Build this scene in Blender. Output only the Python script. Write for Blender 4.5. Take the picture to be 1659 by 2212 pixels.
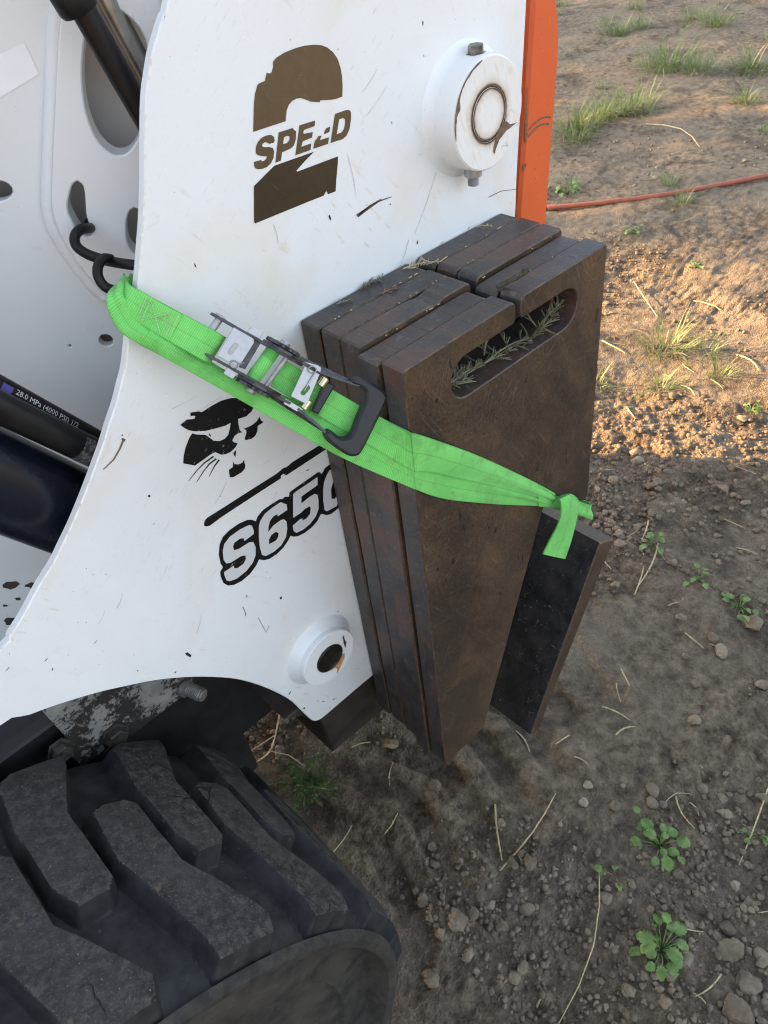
import bpy, bmesh, math, random
import numpy as np
from mathutils import Vector, Matrix
from mathutils.geometry import tessellate_polygon

for o in list(bpy.data.objects): bpy.data.objects.remove(o)
scene = bpy.context.scene
COL = scene.collection

# ------------------------------------------------------------------ camera
cam_d = bpy.data.cameras.new('camera')
cam = bpy.data.objects.new('camera', cam_d); COL.objects.link(cam)
scene.camera = cam
cam_d.sensor_fit = 'VERTICAL'; cam_d.sensor_height = 36.0; cam_d.lens = 36.0*1660/2212
cam_d.clip_start = .02; cam_d.clip_end = 600
RT = Vector((0.71588452, -0.68950773, -0.1099475))
DN = Vector((-0.52871881, -0.43248428, -0.73035181))
FW = Vector((0.45603265, 0.58097886, -0.67416451))
M = Matrix.Identity(4)
for i in range(3):
    M[i][0] = RT[i]; M[i][1] = -DN[i]; M[i][2] = -FW[i]
M[2][3] = 1.512
cam.matrix_world = M
cam_d.dof.use_dof = True; cam_d.dof.focus_distance = .70; cam_d.dof.aperture_fstop = 26.0

# ------------------------------------------------------------------ sky, sun, exposure
SUN_AZ = Vector((-.516, .857)); SUN_EL = math.radians(17)
world = bpy.data.worlds.new('World'); scene.world = world; world.use_nodes = True
wn = world.node_tree; bg = wn.nodes['Background']
sky = wn.nodes.new('ShaderNodeTexSky'); sky.sky_type = 'NISHITA'; sky.sun_disc = False
sky.sun_elevation = SUN_EL; sky.sun_rotation = math.atan2(SUN_AZ.x, SUN_AZ.y)
sky.air_density = 1.0; sky.dust_density = 2.5; sky.ozone_density = 1.0
hs = wn.nodes.new('ShaderNodeHueSaturation'); hs.inputs['Saturation'].default_value = .58   # thin haze over the whole sky
wn.links.new(sky.outputs[0], hs.inputs['Color']); wn.links.new(hs.outputs[0], bg.inputs[0]); bg.inputs[1].default_value = .11
sun_d = bpy.data.lights.new('sun', 'SUN'); sun_d.energy = 5.0; sun_d.angle = math.radians(.6); sun_d.color = (1, .60, .26)
sun = bpy.data.objects.new('sun', sun_d); COL.objects.link(sun)
sdir = Vector((SUN_AZ.x*math.cos(SUN_EL), SUN_AZ.y*math.cos(SUN_EL), math.sin(SUN_EL)))
sun.rotation_euler = sdir.to_track_quat('Z', 'Y').to_euler()
scene.view_settings.view_transform = 'Standard'; scene.view_settings.look = 'None'
scene.view_settings.gamma = 1; scene.view_settings.exposure = 2.58
scene.render.engine = 'CYCLES'
scene.cycles.max_bounces = 8; scene.cycles.use_denoising = True; scene.cycles.filter_width = 1.1
RNG = np.random.default_rng(7); random.seed(7)

# ------------------------------------------------------------------ helpers
def link(o, parent=None):
    COL.objects.link(o)
    if parent: o.parent = parent
    return o
def tag(o, label, cat, group=None):
    o['label'] = label; o['category'] = cat
    if group: o['group'] = group
    return o
def empty(name, loc=(0, 0, 0)):
    o = bpy.data.objects.new(name, None); o.location = loc; o.empty_display_size = .05
    return link(o)
def mesh(name, V, F, mat, parent=None, smooth=False, idx=None, uv=None, sharp=None):
    me = bpy.data.meshes.new(name)
    if isinstance(F, np.ndarray):
        V = np.asarray(V, np.float32); k = F.shape[1]
        me.vertices.add(len(V)); me.vertices.foreach_set('co', V.ravel())
        me.loops.add(F.size); me.loops.foreach_set('vertex_index', F.ravel().astype(np.int32))
        me.polygons.add(len(F)); me.polygons.foreach_set('loop_start', np.arange(0, F.size, k, dtype=np.int32))
        me.polygons.foreach_set('loop_total', np.full(len(F), k, np.int32))
        me.update(calc_edges=True); me.validate()
    else:
        me.from_pydata([tuple(v) for v in V], [], [tuple(f) for f in F]); me.update()
    if smooth:
        me.polygons.foreach_set('use_smooth', [True]*len(me.polygons))
        if sharp: me.set_sharp_from_angle(angle=math.radians(sharp))
    for m in (mat if isinstance(mat, (list, tuple)) else [mat]): me.materials.append(m)
    if idx is not None: me.polygons.foreach_set('material_index', list(idx))
    if uv is not None:
        l = me.uv_layers.new(name='UVMap')
        vi = np.zeros(len(me.loops), np.int32); me.loops.foreach_get('vertex_index', vi)
        l.data.foreach_set('uv', np.asarray(uv, np.float32)[vi].ravel())
    return link(bpy.data.objects.new(name, me), parent)
class MB:
    """collects simple solids into one mesh"""
    def __init__(s): s.V = []; s.F = []; s.I = []
    def add(s, V, F, i=0):
        b = len(s.V); s.V += [tuple(v) for v in V]; s.F += [tuple(b+j for j in f) for f in F]; s.I += [i]*len(F); return s
    def build(s, name, mat, parent=None, smooth=False, sharp=35): return mesh(name, s.V, s.F, mat, parent, smooth, s.I, sharp=sharp if smooth else None)
def area2(P): return sum(P[i][0]*P[(i+1) % len(P)][1]-P[(i+1) % len(P)][0]*P[i][1] for i in range(len(P)))/2
def ccw(P): return list(P) if area2(P) > 0 else list(P)[::-1]
def inset(P, b):
    """move a ccw loop inwards by b (outwards for b<0), mitred and clamped"""
    n = len(P); out = []
    for i in range(n):
        p0, p1, p2 = Vector(P[i-1]), Vector(P[i]), Vector(P[(i+1) % n])
        e0 = (p1-p0).normalized(); e1 = (p2-p1).normalized()
        n0 = Vector((-e0.y, e0.x)); n1 = Vector((-e1.y, e1.x)); m = n0+n1
        if m.length < 1e-6: m = n0
        m.normalize(); k = max(m.dot(n0), .5)
        out.append(tuple(p1+m*(b/k)))
    return out
def prism(P, d0, d1, bev=0., holes=(), to3=None, mbuilder=None, ci=0, si=0, bi=0):
    """outline P (2D) extruded from depth d0 to d1; bevelled rims; holes are through holes. to3(a,b,depth)->xyz"""
    to3 = to3 or (lambda a, b, d: (a, d, b))
    mb = mbuilder or MB(); loops = [ccw(P)]+[ccw(h)[::-1] for h in holes]
    V = []; F = []; I = []; caps0 = []; caps1 = []
    for L in loops:
        n = len(L)
        rings = [(inset(L, bev), d0), (L, d0+bev), (L, d1-bev), (inset(L, bev), d1)] if bev else [(L, d0), (L, d1)]
        base = len(V)
        for R, d in rings: V += [to3(a, b, d) for a, b in R]
        for r in range(len(rings)-1):
            for i in range(n):
                j = (i+1) % n
                F.append((base+r*n+i, base+r*n+j, base+(r+1)*n+j, base+(r+1)*n+i)); I.append(si if (not bev or r == 1) else bi)
        caps0.append((rings[0][0], base)); caps1.append((rings[-1][0], base+(len(rings)-1)*n))
    for caps, flip in ((caps0, False), (caps1, True)):
        flat = [Vector((a, b, 0)) for R, _ in caps for a, b in R]; ids = [bb+i for R, bb in caps for i in range(len(R))]
        for t in tessellate_polygon([[Vector((a, b, 0)) for a, b in R] for R, _ in caps]):
            a, b, c = (flat[k] for k in t); s = (b-a).cross(c-a).z
            f = [ids[k] for k in t]
            if (s > 0) == flip: f = f[::-1]
            F.append(tuple(f)); I.append(ci)
    # make the winding face outwards whatever the handedness of to3
    o = Vector(to3(0, 0, 0)); ex = Vector(to3(1, 0, 0))-o; ez = Vector(to3(0, 1, 0))-o; ed = Vector(to3(0, 0, 1))-o
    if ex.cross(ez).dot(ed) > 0: F = [f[::-1] for f in F]
    b = len(mb.V); mb.V += V; mb.F += [tuple(b+k for k in f) for f in F]; mb.I += I
    return mb
def flat(P, y, holes=()):
    """thin film facing -y"""
    loops = [list(P)]+[list(h) for h in holes]; fl = [p for L in loops for p in L]
    F = []
    for t in tessellate_polygon([[Vector((a, b, 0)) for a, b in L] for L in loops]):
        a, b, c = (Vector(fl[k]) for k in t); s = (b-a).cross(c-a) if False else (b.x-a.x)*(c.y-a.y)-(b.y-a.y)*(c.x-a.x)
        F.append(tuple(t) if s > 0 else tuple(t)[::-1])
    return [(a, y, b) for a, b in fl], F
def catmull(P, n):
    P = np.asarray(P, float); out = []
    Q = np.vstack([2*P[0]-P[1], P, 2*P[-1]-P[-2]]); m = len(P)-1
    for k in range(n):
        t = k/(n-1)*m; i = min(int(t), m-1); u = t-i; a, b, c, d = Q[i:i+4]
        out.append(.5*((2*b)+(c-a)*u+(2*a-5*b+4*c-d)*u*u+(3*b-a-3*c+d)*u**3))
    return np.array(out)
def tube(path, rad, seg=12, mb=None, cap=True, i=0):
    P = [Vector(p) for p in path]; n = len(P); rad = [rad]*n if np.isscalar(rad) else list(rad)
    V = []; F = []; t0 = (P[1]-P[0]).normalized()
    up = Vector((0, 0, 1)) if abs(t0.z) < .9 else Vector((1, 0, 0))
    u = t0.cross(up).normalized()
    for k in range(n):
        t = (P[min(k+1, n-1)]-P[max(k-1, 0)]).normalized()
        u = (u-t*u.dot(t)).normalized(); v = t.cross(u)
        for s in range(seg):
            a = 2*math.pi*s/seg; V.append(P[k]+(u*math.cos(a)+v*math.sin(a))*rad[k])
    for k in range(n-1):
        for s in range(seg):
            q = (s+1) % seg; F.append((k*seg+s, k*seg+q, (k+1)*seg+q, (k+1)*seg+s))
    if cap: F.append(tuple(range(seg))[::-1]); F.append(tuple((n-1)*seg+s for s in range(seg)))
    mb = mb or MB(); mb.add(V, F, i); return mb
def lathe(prof, origin, axis, seg=48, mb=None, i=0):
    """prof: (radius, height) along axis"""
    ax = Vector(axis).normalized(); up = Vector((0, 0, 1)) if abs(ax.z) < .9 else Vector((1, 0, 0))
    u = ax.cross(up).normalized(); v = ax.cross(u); O = Vector(origin); V = []; F = []
    for r, h in prof:
        for s in range(seg):
            a = 2*math.pi*s/seg; V.append(O+ax*h+(u*math.cos(a)+v*math.sin(a))*r)
    for k in range(len(prof)-1):
        for s in range(seg):
            q = (s+1) % seg; F.append((k*seg+s, k*seg+q, (k+1)*seg+q, (k+1)*seg+s))
    F.append(tuple(range(seg))[::-1]); F.append(tuple((len(prof)-1)*seg+s for s in range(seg)))
    mb = mb or MB(); mb.add(V, F, i); return mb
def box(lo, hi, bev=.002, mb=None, to3=None, i=0):
    return prism([(lo[0], lo[2]), (hi[0], lo[2]), (hi[0], hi[2]), (lo[0], hi[2])], lo[1], hi[1], bev, (), to3, mb, i, i, i)
_GRIDS = {}
def fbm_grid(x, y, scale, octv, seed, gain=.5):
    """smooth value noise sampled at 2D arrays x,y; about -1..1"""
    out = np.zeros_like(x); amp = 1.; tot = 0
    for o in range(octv):
        G = _GRIDS.get(seed+o*17)
        if G is None: G = _GRIDS[seed+o*17] = np.random.default_rng(seed+o*17).random((256, 256))*2-1
        fx = x/scale; fy = y/scale; ix = np.floor(fx).astype(int); iy = np.floor(fy).astype(int); tx = fx-ix; ty = fy-iy
        tx = tx*tx*tx*(tx*(tx*6-15)+10); ty = ty*ty*ty*(ty*(ty*6-15)+10)
        a = G[ix % 256, iy % 256]; b = G[(ix+1) % 256, iy % 256]; c = G[ix % 256, (iy+1) % 256]; d = G[(ix+1) % 256, (iy+1) % 256]
        out += amp*((a*(1-tx)+b*tx)*(1-ty)+(c*(1-tx)+d*tx)*ty); tot += amp; amp *= gain; scale /= 2.03
    return out/tot*1.6

# ------------------------------------------------------------------ materials
class NT:
    def __init__(s, name):
        s.m = bpy.data.materials.new(name); s.m.use_nodes = True; s.t = s.m.node_tree; s.t.nodes.clear()
        s.out = s.n('ShaderNodeOutputMaterial'); s.b = s.n('ShaderNodeBsdfPrincipled'); s.l(s.b.outputs[0], s.out.inputs[0])
        s.pos = s.n('ShaderNodeNewGeometry').outputs['Position']
    def n(s, t, **k):
        nd = s.t.nodes.new(t)
        for a, v in k.items(): setattr(nd, a, v)
        return nd
    def l(s, a, b): s.t.links.new(a, b)
    def set(s, sock, v):
        if hasattr(v, 'is_output'): s.l(v, sock)
        else: sock.default_value = v
    def noise(s, scale, detail=4, rough=.55, dist=0., vec=None, out='Fac'):
        nd = s.n('ShaderNodeTexNoise'); nd.inputs['Scale'].default_value = scale; nd.inputs['Detail'].default_value = detail
        nd.inputs['Roughness'].default_value = rough; nd.inputs['Distortion'].default_value = dist
        s.l(vec or s.pos, nd.inputs['Vector']); return nd.outputs[out]
    def mapping(s, scale=(1, 1, 1), rot=(0, 0, 0), vec=None):
        nd = s.n('ShaderNodeMapping'); nd.inputs['Scale'].default_value = scale; nd.inputs['Rotation'].default_value = rot
        src = vec or s.pos
        if any(rot):
            r = s.n('ShaderNodeMapping'); r.inputs['Rotation'].default_value = rot; s.l(src, r.inputs['Vector']); src = r.outputs[0]; nd.inputs['Rotation'].default_value = (0, 0, 0)
        s.l(src, nd.inputs['Vector']); return nd.outputs[0]
    def voro(s, scale, feature='F1', vec=None, rnd=1.):
        nd = s.n('ShaderNodeTexVoronoi', feature=feature); nd.inputs['Scale'].default_value = scale; nd.inputs['Randomness'].default_value = rnd
        s.l(vec or s.pos, nd.inputs['Vector']); return nd.outputs['Distance']
    def ramp(s, fac, stops, interp='LINEAR'):
        nd = s.n('ShaderNodeValToRGB'); e = nd.color_ramp.elements; nd.color_ramp.interpolation = interp
        while len(e) > len(stops): e.remove(e[-1])
        while len(e) < len(stops): e.new(1.)
        for el, (p, c) in zip(e, stops):
            el.position = p; el.color = (c, c, c, 1) if np.isscalar(c) else (*c, 1)
        s.l(fac, nd.inputs[0]); return nd.outputs[0]
    def mix(s, f, a, b, mode='MIX'):
        nd = s.n('ShaderNodeMix', data_type='RGBA', blend_type=mode)
        s.set(nd.inputs[0], f)
        for sock, v in ((nd.inputs[6], a), (nd.inputs[7], b)): s.set(sock, v if hasattr(v, 'is_output') else (*v, 1))
        return nd.outputs[2]
    def math(s, op, a, b=0., c=None):
        nd = s.n('ShaderNodeMath', operation=op); s.set(nd.inputs[0], a); s.set(nd.inputs[1], b)
        if c is not None: s.set(nd.inputs[2], c)
        return nd.outputs[0]
    def bump(s, h, strength=.3, dist=.001, normal=None):
        nd = s.n('ShaderNodeBump'); nd.inputs['Strength'].default_value = strength; nd.inputs['Distance'].default_value = dist
        s.l(h, nd.inputs['Height'])
        if normal is not None: s.l(normal, nd.inputs['Normal'])
        return nd.outputs[0]
    def done(s, color=None, rough=.5, metal=0., normal=None, spec=None, **kw):
        if color is not None: s.set(s.b.inputs['Base Color'], color if hasattr(color, 'is_output') else (*color, 1))
        s.set(s.b.inputs['Roughness'], rough); s.set(s.b.inputs['Metallic'], metal)
        if normal is not None: s.l(normal, s.b.inputs['Normal'])
        if spec is not None: s.b.inputs['Specular IOR Level'].default_value = spec
        for k, v in kw.items(): s.set(s.b.inputs[k], v)
        return s.m
def simple(name, c, rough=.5, metal=0., var=.25, scale=60, bump=.15, bd=.0006, spec=None):
    t = NT(name); f = t.noise(scale, 5, .6)
    col = t.ramp(f, [(.3, tuple(v*(1-var) for v in c)), (.7, tuple(min(1, v*(1+var)) for v in c))])
    r = t.ramp(f, [(.3, max(0, rough-.08)), (.7, min(1, rough+.08))])
    return t.done(col, r, metal, t.bump(t.noise(scale*4, 4), bump, bd), spec)

def paint_white(name, tint=(.80, .81, .815), dirt=1.):
    t = NT(name)
    col = t.mix(t.ramp(t.noise(3.5, 3), [(.35, 0.), (.7, .5)]), tint, tuple(v*.955 for v in tint))
    st = t.ramp(t.noise(7, 4, .6, .4), [(.52, 0.), (.74, .42*dirt)])                                   # beige dust stains
    col = t.mix(st, col, (.70, .60, .43))
    fl = t.noise(1, 3, .5, 0, t.mapping((150, 150, 36), (0, math.radians(38), 0)))                     # smeared mud flecks
    fm = t.ramp(t.noise(5, 2), [(.45, 0.), (.65, 1.)])
    col = t.mix(t.math('MULTIPLY', t.ramp(fl, [(.63, 0.), (.72, .5*dirt)]), fm), col, (.62, .47, .28))
    sc = t.noise(1, 2, .5, 0, t.mapping((900, 900, 60), (0, math.radians(-52), 0)))                    # hair scratches
    col = t.mix(t.math('MULTIPLY', t.ramp(sc, [(.66, 0.), (.72, .55*dirt)]), t.ramp(t.noise(9, 2), [(.45, 0.), (.62, 1.)])), col, (.42, .38, .34))
    sp = t.ramp(t.voro(190), [(.05, 1.), (.09, 0.)]); spm = t.ramp(t.noise(60, 1), [(.60, 0.), (.64, 1.)])
    col = t.mix(t.math('MULTIPLY', t.math('MULTIPLY', sp, spm), .8*dirt), col, (.10, .085, .075))     # pinhead chips
    gr = t.noise(1, 5, .7, .5, t.mapping((2.2, 2.2, 1.6))); col = t.mix(t.ramp(gr, [(.45, 0.), (.8, .28*dirt)]), col, (.56, .54, .50))
    ff = t.ramp(t.noise(420, 3, .7), [(.60, 0.), (.74, .22*dirt)]); col = t.mix(ff, col, (.50, .45, .38))
    rg = t.ramp(t.noise(25, 4), [(.3, .26), (.7, .48)])
    return t.done(col, rg, 0, t.bump(t.noise(190, 3, .5), .09, .0008))
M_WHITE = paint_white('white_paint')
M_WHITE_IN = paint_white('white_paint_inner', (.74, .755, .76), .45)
def edge_paint():
    t = NT('worn_paint_edge'); f = t.noise(130, 4, .65)
    return t.done(t.ramp(f, [(.48, (.78, .77, .75)), (.66, (.66, .60, .52)), (.78, (.45, .37, .29))]), .5)
M_EDGE = edge_paint()
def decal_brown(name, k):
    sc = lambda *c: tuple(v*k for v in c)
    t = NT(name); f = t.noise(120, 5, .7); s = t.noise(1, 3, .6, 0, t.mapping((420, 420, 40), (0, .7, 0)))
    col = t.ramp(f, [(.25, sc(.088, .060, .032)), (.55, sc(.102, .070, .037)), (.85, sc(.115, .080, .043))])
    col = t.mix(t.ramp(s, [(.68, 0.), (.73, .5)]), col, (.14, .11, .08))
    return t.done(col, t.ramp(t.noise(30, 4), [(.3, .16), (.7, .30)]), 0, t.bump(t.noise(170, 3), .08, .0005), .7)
M_BROWN = decal_brown('reflection_brown_vinyl', 1.); M_BROWN2 = decal_brown('reflection_dark_vinyl', .45)  # lighter upper and darker lower brown paint a ground reflection into the decal
def decal_black():
    t = NT('black_vinyl'); s = t.noise(1, 2, .5, 0, t.mapping((500, 500, 160), (0, -.9, 0)))
    col = t.mix(t.ramp(s, [(.69, 0.), (.72, .7)]), (.007, .007, .008), (.30, .29, .28))
    return t.done(col, .38, 0, None, .35)
M_BLACK = decal_black()
def decal_grey():
    t = NT('halftone_grey_vinyl'); h = t.n('ShaderNodeSeparateXYZ'); t.l(t.pos, h.inputs[0])
    d = t.voro(900, rnd=0.); g = t.ramp(d, [(.30, (.42, .42, .42)), (.42, (.62, .63, .63))])
    return t.done(g, .4)
M_GREY = decal_grey()
def steel_face():
    t = NT('rusty_plate_face'); a = t.noise(6, 6, .65, .4); b = t.noise(1, 7, .72, .3, t.mapping((11, 11, 4.5), (0, .5, 0))); c = t.noise(210, 5, .75)
    col = t.ramp(b, [(.36, (.034, .025, .019)), (.48, (.062, .041, .026)), (.56, (.086, .054, .032)), (.66, (.130, .068, .034))])
    col = t.mix(t.ramp(a, [(.52, 0.), (.62, .75)]), col, (.034, .027, .024))
    col = t.mix(t.ramp(c, [(.53, 0.), (.64, .5)]), col, (.125, .078, .044))
    col = t.mix(t.ramp(t.noise(340, 4, .7), [(.55, 0.), (.62, .8)]), col, (.018, .014, .012))
    for k, (rt, sc_) in enumerate(((-.95, 22), (.55, 16), (-.35, 30), (1.3, 20))):
        s = t.noise(1, 2, .5, 0, t.mapping((430+90*k, 430+90*k, sc_), (0, rt, 0))); m = t.math('MULTIPLY', t.ramp(s, [(.64, 0.), (.70, .34)]), t.ramp(t.noise(11+k, 2), [(.50, 0.), (.60, 1.)])); col = t.mix(m, col, (.22, .165, .115))
    col = t.mix(t.ramp(t.noise(1, 2, .5, 0, t.mapping((120, 120, 40))), [(.70, 0.), (.73, .9)]), col, (.014, .011, .010))
    return t.done(col, t.ramp(a, [(.42, .52), (.60, .30)]), .12, t.bump(t.math('ADD', c, t.math('MULTIPLY', b, .8)), .35, .0007), .4)
M_STEEL = steel_face()
def steel_cut():
    t = NT('flame_cut_steel_edge'); a = t.noise(16, 4, .6); c = t.noise(140, 4, .7)
    ln = t.noise(1, 3, .6, 0, t.mapping((460, 14, 14)))
    col = t.ramp(a, [(.38, (.046, .045, .047)), (.50, (.066, .057, .054)), (.60, (.104, .062, .049))])
    col = t.mix(t.ramp(c, [(.55, 0.), (.66, .55)]), col, (.18, .155, .14))
    col = t.mix(t.ramp(ln, [(.54, 0.), (.64, .38)]), col, (.026, .022, .022))
    return t.done(col, t.ramp(c, [(.3, .36), (.7, .60)]), .25, t.bump(t.math('ADD', t.math('MULTIPLY', ln, .7), c), .35, .0006))
M_CUT = steel_cut()
def steel_rim():
    t = NT('rubbed_steel_edge'); c = t.noise(120, 4, .7)
    return t.done(t.ramp(c, [(.35, (.050, .038, .030)), (.55, (.092, .066, .048)), (.70, (.19, .088, .032)), (.80, (.26, .23, .20))]), .5, .3, t.bump(c, .3, .0006))
M_RIM = steel_rim()
def scale_steel():
    t = NT('black_mill_scale'); a = t.noise(30, 5, .65); c = t.noise(90, 3, .6, 1.5)
    col = t.ramp(a, [(.35, (.016, .016, .016)), (.65, (.046, .043, .041))])
    col = t.mix(t.ramp(c, [(.62, 0.), (.70, .6)]), col, (.20, .185, .175))
    col = t.mix(t.ramp(t.noise(300, 4, .7), [(.60, 0.), (.74, .5)]), col, (.16, .14, .12))
    return t.done(col, t.ramp(a, [(.3, .34), (.7, .58)]), .15, t.bump(t.noise(200, 4), .3, .0006))
M_SCALE = scale_steel()
M_FRAME = simple('black_frame_paint', (.014, .0145, .016), .55, 0, .5, 30, .2)
M_OILY = simple('oily_brown_steel', (.040, .035, .030), .5, .2, .4, 25, .25)
M_CYL = simple('navy_black_cylinder', (.006, .009, .017), .30, 0, .6, 9, .05, .0006, .4)
M_HOSE = simple('black_rubber_hose', (.007, .0072, .008), .45, 0, .35, 60, .2, .0006, .3)
M_GRIP = simple('black_rubber_grip', (.018, .0185, .020), .55, 0, .3, 160, .3)
def orange():
    t = NT('orange_paint'); col = t.mix(t.ramp(t.noise(6, 4), [(.35, 0.), (.7, 1.)]), (.66, .098, .024), (.72, .130, .036))
    s = t.noise(1, 2, .5, 0, t.mapping((500, 500, 70), (.3, .8, 0))); col = t.mix(t.ramp(s, [(.68, 0.), (.74, .6)]), col, (.25, .05, .02))
    col = t.mix(t.ramp(t.voro(120), [(.05, .35), (.1, 0.)]), col, (.8, .45, .3))
    return t.done(col, .36, 0, t.bump(t.noise(160, 3), .05, .0006))
M_ORANGE = orange()
M_RUBMARK = simple('bare_scuff', (.15, .098, .062), .65, 0, .6, 260)
M_ZINC = simple('zinc_plate', (.40, .39, .405), .34, .6, .16, 120, .08)
M_ARM = simple('dark_oiled_steel', (.060, .060, .062), .36, .4, .5, 150, .2)
M_CHROME = simple('galvanised_tube', (.38, .38, .35), .30, .85, .35, 30, .06)
M_GOLD = simple('yellow_zinc_bush', (.72, .62, .40), .25, .9, .15, 90)
def mud_plate():
    t = NT('mud_caked_white_plate'); a = t.noise(14, 3, .5); b = t.noise(120, 5, .75, .4)
    f = t.math('ADD', t.math('MULTIPLY', a, .9), t.math('MULTIPLY', b, .75))
    m = t.ramp(f, [(.78, 0.), (.83, 1.)])
    col = t.mix(m, t.ramp(t.noise(40, 4), [(.3, (.27, .265, .245)), (.7, (.17, .165, .15))]), (.022, .018, .015))
    return t.done(col, .75, 0, t.bump(m, .6, .002))
M_MUD = mud_plate()
def rubber():
    t = NT('dusty_tyre_rubber'); a = t.noise(7, 5, .65); b = t.noise(90, 6, .75); c = t.noise(420, 4, .7)
    col = t.ramp(b, [(.38, (.018, .018, .018)), (.5, (.040, .039, .038)), (.62, (.082, .079, .074))])
    col = t.mix(t.ramp(a, [(.46, 0.), (.64, .5)]), col, (.062, .059, .055))
    col = t.mix(t.ramp(c, [(.55, 0.), (.68, .6)]), col, (.14, .135, .125))
    sp = t.ramp(t.voro(130), [(.06, 1.), (.11, 0.)]); spm = t.ramp(t.noise(24, 3), [(.48, 0.), (.58, 1.)])
    col = t.mix(t.math('MULTIPLY', t.math('MULTIPLY', sp, spm), .7), col, (.30, .275, .24))
    st = t.ramp(t.noise(13, 4, .7), [(.68, 0.), (.73, .7)]); col = t.mix(st, col, (.20, .155, .10))
    wv = t.n('ShaderNodeVectorMath', operation='ADD'); t.l(t.pos, wv.inputs[0]); t.l(t.noise(30, 3, .6, 0, None, 'Color'), wv.inputs[1])
    sc_ = t.n('ShaderNodeVectorMath', operation='SCALE'); sc_.inputs['Scale'].default_value = .05; t.l(t.noise(16, 3, .6, 0, None, 'Color'), sc_.inputs[0]); t.l(sc_.outputs[0], wv.inputs[1])
    cr = t.math('MULTIPLY', t.ramp(t.voro(17, 'DISTANCE_TO_EDGE', wv.outputs[0]), [(0., 1.), (.020, 0.)]), t.ramp(t.noise(6, 2), [(.52, 0.), (.60, 1.)]))
    col = t.mix(cr, col, (.006, .006, .006))
    h = t.math('SUBTRACT', t.math('ADD', t.math('MULTIPLY', b, 1.), t.math('MULTIPLY', c, .6)), t.math('MULTIPLY', cr, 1.2))
    return t.done(col, t.ramp(b, [(.3, .58), (.7, .85)]), 0, t.bump(h, .9, .0022), .28)
M_TYRE = rubber()
def groove():
    t = NT('unworn_groove_rubber'); b = t.noise(40, 5, .65); c = t.noise(260, 4, .7)
    col = t.ramp(b, [(.38, (.013, .0138, .0150)), (.62, (.030, .0312, .0330))])
    sp = t.ramp(t.voro(75), [(.10, 1.), (.17, 0.)]); col = t.mix(t.math('MULTIPLY', t.math('MULTIPLY', sp, t.ramp(t.noise(14, 3), [(.50, 0.), (.58, 1.)])), .5), col, (.11, .112, .105))
    return t.done(col, .62, 0, t.bump(c, .25, .0008), .3)
M_GROOVE = groove()
def sidewall():
    t = NT('dusty_sidewall'); b = t.noise(60, 4, .65)
    cc = t.n('ShaderNodeVectorMath', operation='DISTANCE'); q = t.n('ShaderNodeVectorMath', operation='MULTIPLY'); q.inputs[1].default_value = (1, 0, 1); t.l(t.pos, q.inputs[0]); t.l(q.outputs[0], cc.inputs[0]); cc.inputs[1].default_value = (-.2335, 0, .42)
    ring = t.math('SINE', t.math('MULTIPLY', cc.outputs['Value'], 2*math.pi/.0115)); rr = t.math('GREATER_THAN', ring, .72)
    col = t.ramp(b, [(.38, (.013, .012, .011)), (.62, (.036, .032, .027))]); col = t.mix(t.ramp(t.noise(9, 4, .6), [(.48, 0.), (.62, .55)]), col, (.060, .052, .043))
    return t.done(col, .78, 0, t.bump(t.math('ADD', t.math('MULTIPLY', rr, .8), t.noise(300, 3)), .5, .001))
M_SIDE = sidewall()
def webbing():
    t = NT('green_polyester_webbing'); uv = t.n('ShaderNodeUVMap'); sp = t.n('ShaderNodeSeparateXYZ'); t.l(uv.outputs[0], sp.inputs[0])
    w = t.math('SINE', t.math('MULTIPLY', sp.outputs[0], 2*math.pi/.0017)); w01 = t.math('MULTIPLY_ADD', w, .5, .5)
    fine = t.math('MULTIPLY_ADD', t.math('SINE', t.math('MULTIPLY', sp.outputs[1], 2*math.pi*24)), .5, .5)
    base = t.ramp(t.noise(18, 4, .6), [(.3, (.155, .58, .115)), (.7, (.235, .74, .170))])
    base = t.mix(t.math('MULTIPLY', w01, .42), base, (.05, .33, .05))
    d = t.noise(28, 5, .65, .3); base = t.mix(t.ramp(d, [(.50, 0.), (.68, .5)]), base, (.075, .24, .05))
    d2 = t.noise(75, 4, .6); base = t.mix(t.ramp(d2, [(.60, 0.), (.70, .5)]), base, (.19, .22, .09))
    seam = t.ramp(t.math('ABSOLUTE', t.math('SUBTRACT', sp.outputs[1], .5)), [(.0, .42), (.022, .0)]); base = t.mix(seam, base, (.03, .20, .03))
    edge = t.ramp(t.math('ABSOLUTE', t.math('SUBTRACT', sp.outputs[1], .5)), [(.455, .0), (.495, .55)]); base = t.mix(edge, base, (.05, .30, .045))
    h = t.math('ADD', w01, t.math('MULTIPLY', fine, .25))
    return t.done(base, .55, 0, t.bump(h, .5, .0006), .35, **{'Sheen Weight': .15})
M_WEB = webbing()
M_THREAD = simple('pale_stitch_thread', (.42, .56, .30), .7, 0, .2, 300)
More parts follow.
